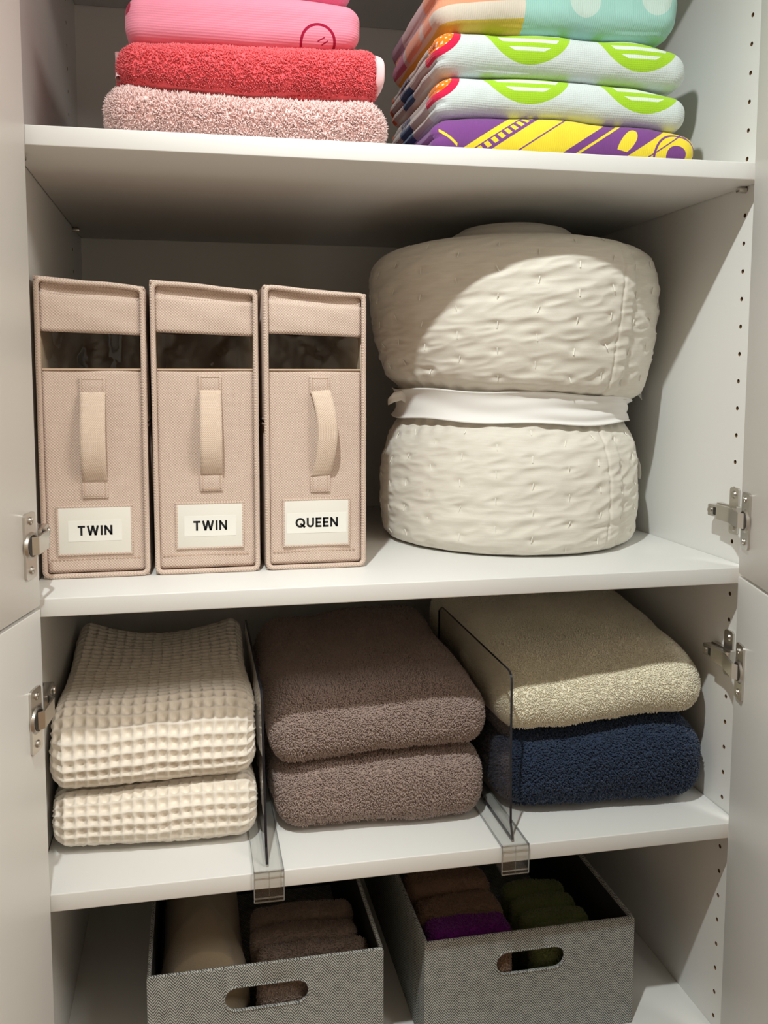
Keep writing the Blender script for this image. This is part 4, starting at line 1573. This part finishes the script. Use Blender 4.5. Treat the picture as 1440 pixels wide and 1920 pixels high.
def roll(label, x0, x1, y0, y1, zt, mat, seed, name='fleece_blanket', cat='blanket', group=None):
    """loose roll lying front to back, with a wrapped flap and a spiral front end"""
    cx, rx, rz = (x0 + x1) / 2, (x1 - x0) / 2, (zt - BZ) / 2
    n, m = 120, 90
    V = np.zeros((m, n, 3))
    sn = SineNoise(seed, 30, 8)
    for a in range(m):
        u = a / (m - 1)
        yy = (u - 0.5) * (y1 - y0)
        end = min(1.0, ((1 - abs(2 * u - 1)) / 0.16)) ** 0.5 if u < 0.5 else 1.0
        for b in range(n):
            t = 2 * PI * b / n
            f = 1.0 + 0.11 * (1 / (1 + math.exp(-(math.sin(t - 1.1 - 1.6 * (u - 0.2))) * 18)) - 0.5)
            apex = 0.40 - 0.22 * abs(t - PI / 2) / (PI / 2)
            f += 0.075 / (1 + math.exp(-(apex - u) * 90)) - 0.05
            V[a, b] = (rx * f * end * math.cos(t), yy, rz + rz * 0.96 * f * end * math.sin(t))
    P = V.reshape(-1, 3)
    P += (sn(P) * 0.0018)[:, None] * np.array([0.6, 0.3, 0.6])
    P[:, 2] = np.maximum(P[:, 2], 0.0004)
    i = np.arange(m * n).reshape(m, n)
    j = np.roll(i, -1, axis=1)
    Q = np.stack([i[:-1], j[:-1], j[1:], i[1:]], -1).reshape(-1, 4)
    root = thing(name, label, cat, (cx, (y0 + y1) / 2, BZ), 0, group)
    link('cloth', mesh_np('cloth', P, Q), mat, root)
    p = link('pile', pile_mesh('pile', P, Q, 16000, 0.0006, 0.0016, seed, 0.8, lambda c, nn: (nn[:, 2] > -0.3) * 1.0), mat, root)
    p['kind'] = 'stuff'
    return root


roll('loosely rolled beige fleece blanket in the left bin', 0.120, 0.226, 0.064, 0.40, 0.140, m_fleece, 61)


def filed(label, x0, x1, y0, y1, zt, mat, seed, group, cat='towel', tilt=0.0):
    """small towel folded and filed upright in a bin"""
    def lean(V):
        V[:, 1] += V[:, 2] * tilt
        return V
    towel('hand_towel', label, cat, group, x0, x1, y0, y1, [BZ, BZ], [zt, zt + 0.003, zt], mat, r=min(0.012, (y1 - y0) * 0.48), seed=seed,
          pile=(9000, 0.0007, 0.0020, 0.8), step=0.0035, lump=0.0014, lumpf=45, post=lean)


G1 = 'grey brown towels filed in the left bin'
filed('foremost grey brown towel behind the front of the left bin', 0.232, 0.366, 0.060, 0.086, 0.128, m_gbrown, 71, G1)
filed('second grey brown towel from the front of the left bin', 0.236, 0.368, 0.090, 0.116, 0.130, m_gbrown, 72, G1)
filed('third grey brown towel from the front of the left bin', 0.230, 0.360, 0.120, 0.150, 0.131, m_gbrown, 73, G1)
filed('rearmost grey brown towel in view in the left bin', 0.232, 0.362, 0.155, 0.190, 0.133, m_gbrown, 74, G1)

G2 = 'olive green towels filed in the right bin'
for q, (nm, xa, xb, ya, zt) in enumerate((('foremost olive green towel in the right bin', 0.580, 0.668, 0.074, 0.122),
                                          ('second olive green towel from the front in the right bin', 0.580, 0.668, 0.105, 0.122),
                                          ('third olive green towel from the front in the right bin', 0.577, 0.666, 0.137, 0.121),
                                          ('rearmost olive green towel in the right bin', 0.577, 0.664, 0.170, 0.122))):
    filed(nm, xa, xb, ya, ya + 0.029, zt, m_green, 81 + q, G2)
filed('small brown towel folded in front of the purple towel', 0.462, 0.545, 0.0675, 0.0865, 0.1165, m_brown, 91, 'brown towels in the right bin')
filed('purple towel between brown towels in the right bin', 0.449, 0.555, 0.090, 0.130, 0.129, m_purple, 92, None)
filed('brown towel behind the purple towel in the right bin', 0.448, 0.560, 0.133, 0.185, 0.124, m_brown, 93, 'brown towels in the right bin')
filed('rearmost brown towel in the right bin', 0.447, 0.562, 0.190, 0.235, 0.130, m_brown, 94, 'brown towels in the right bin')
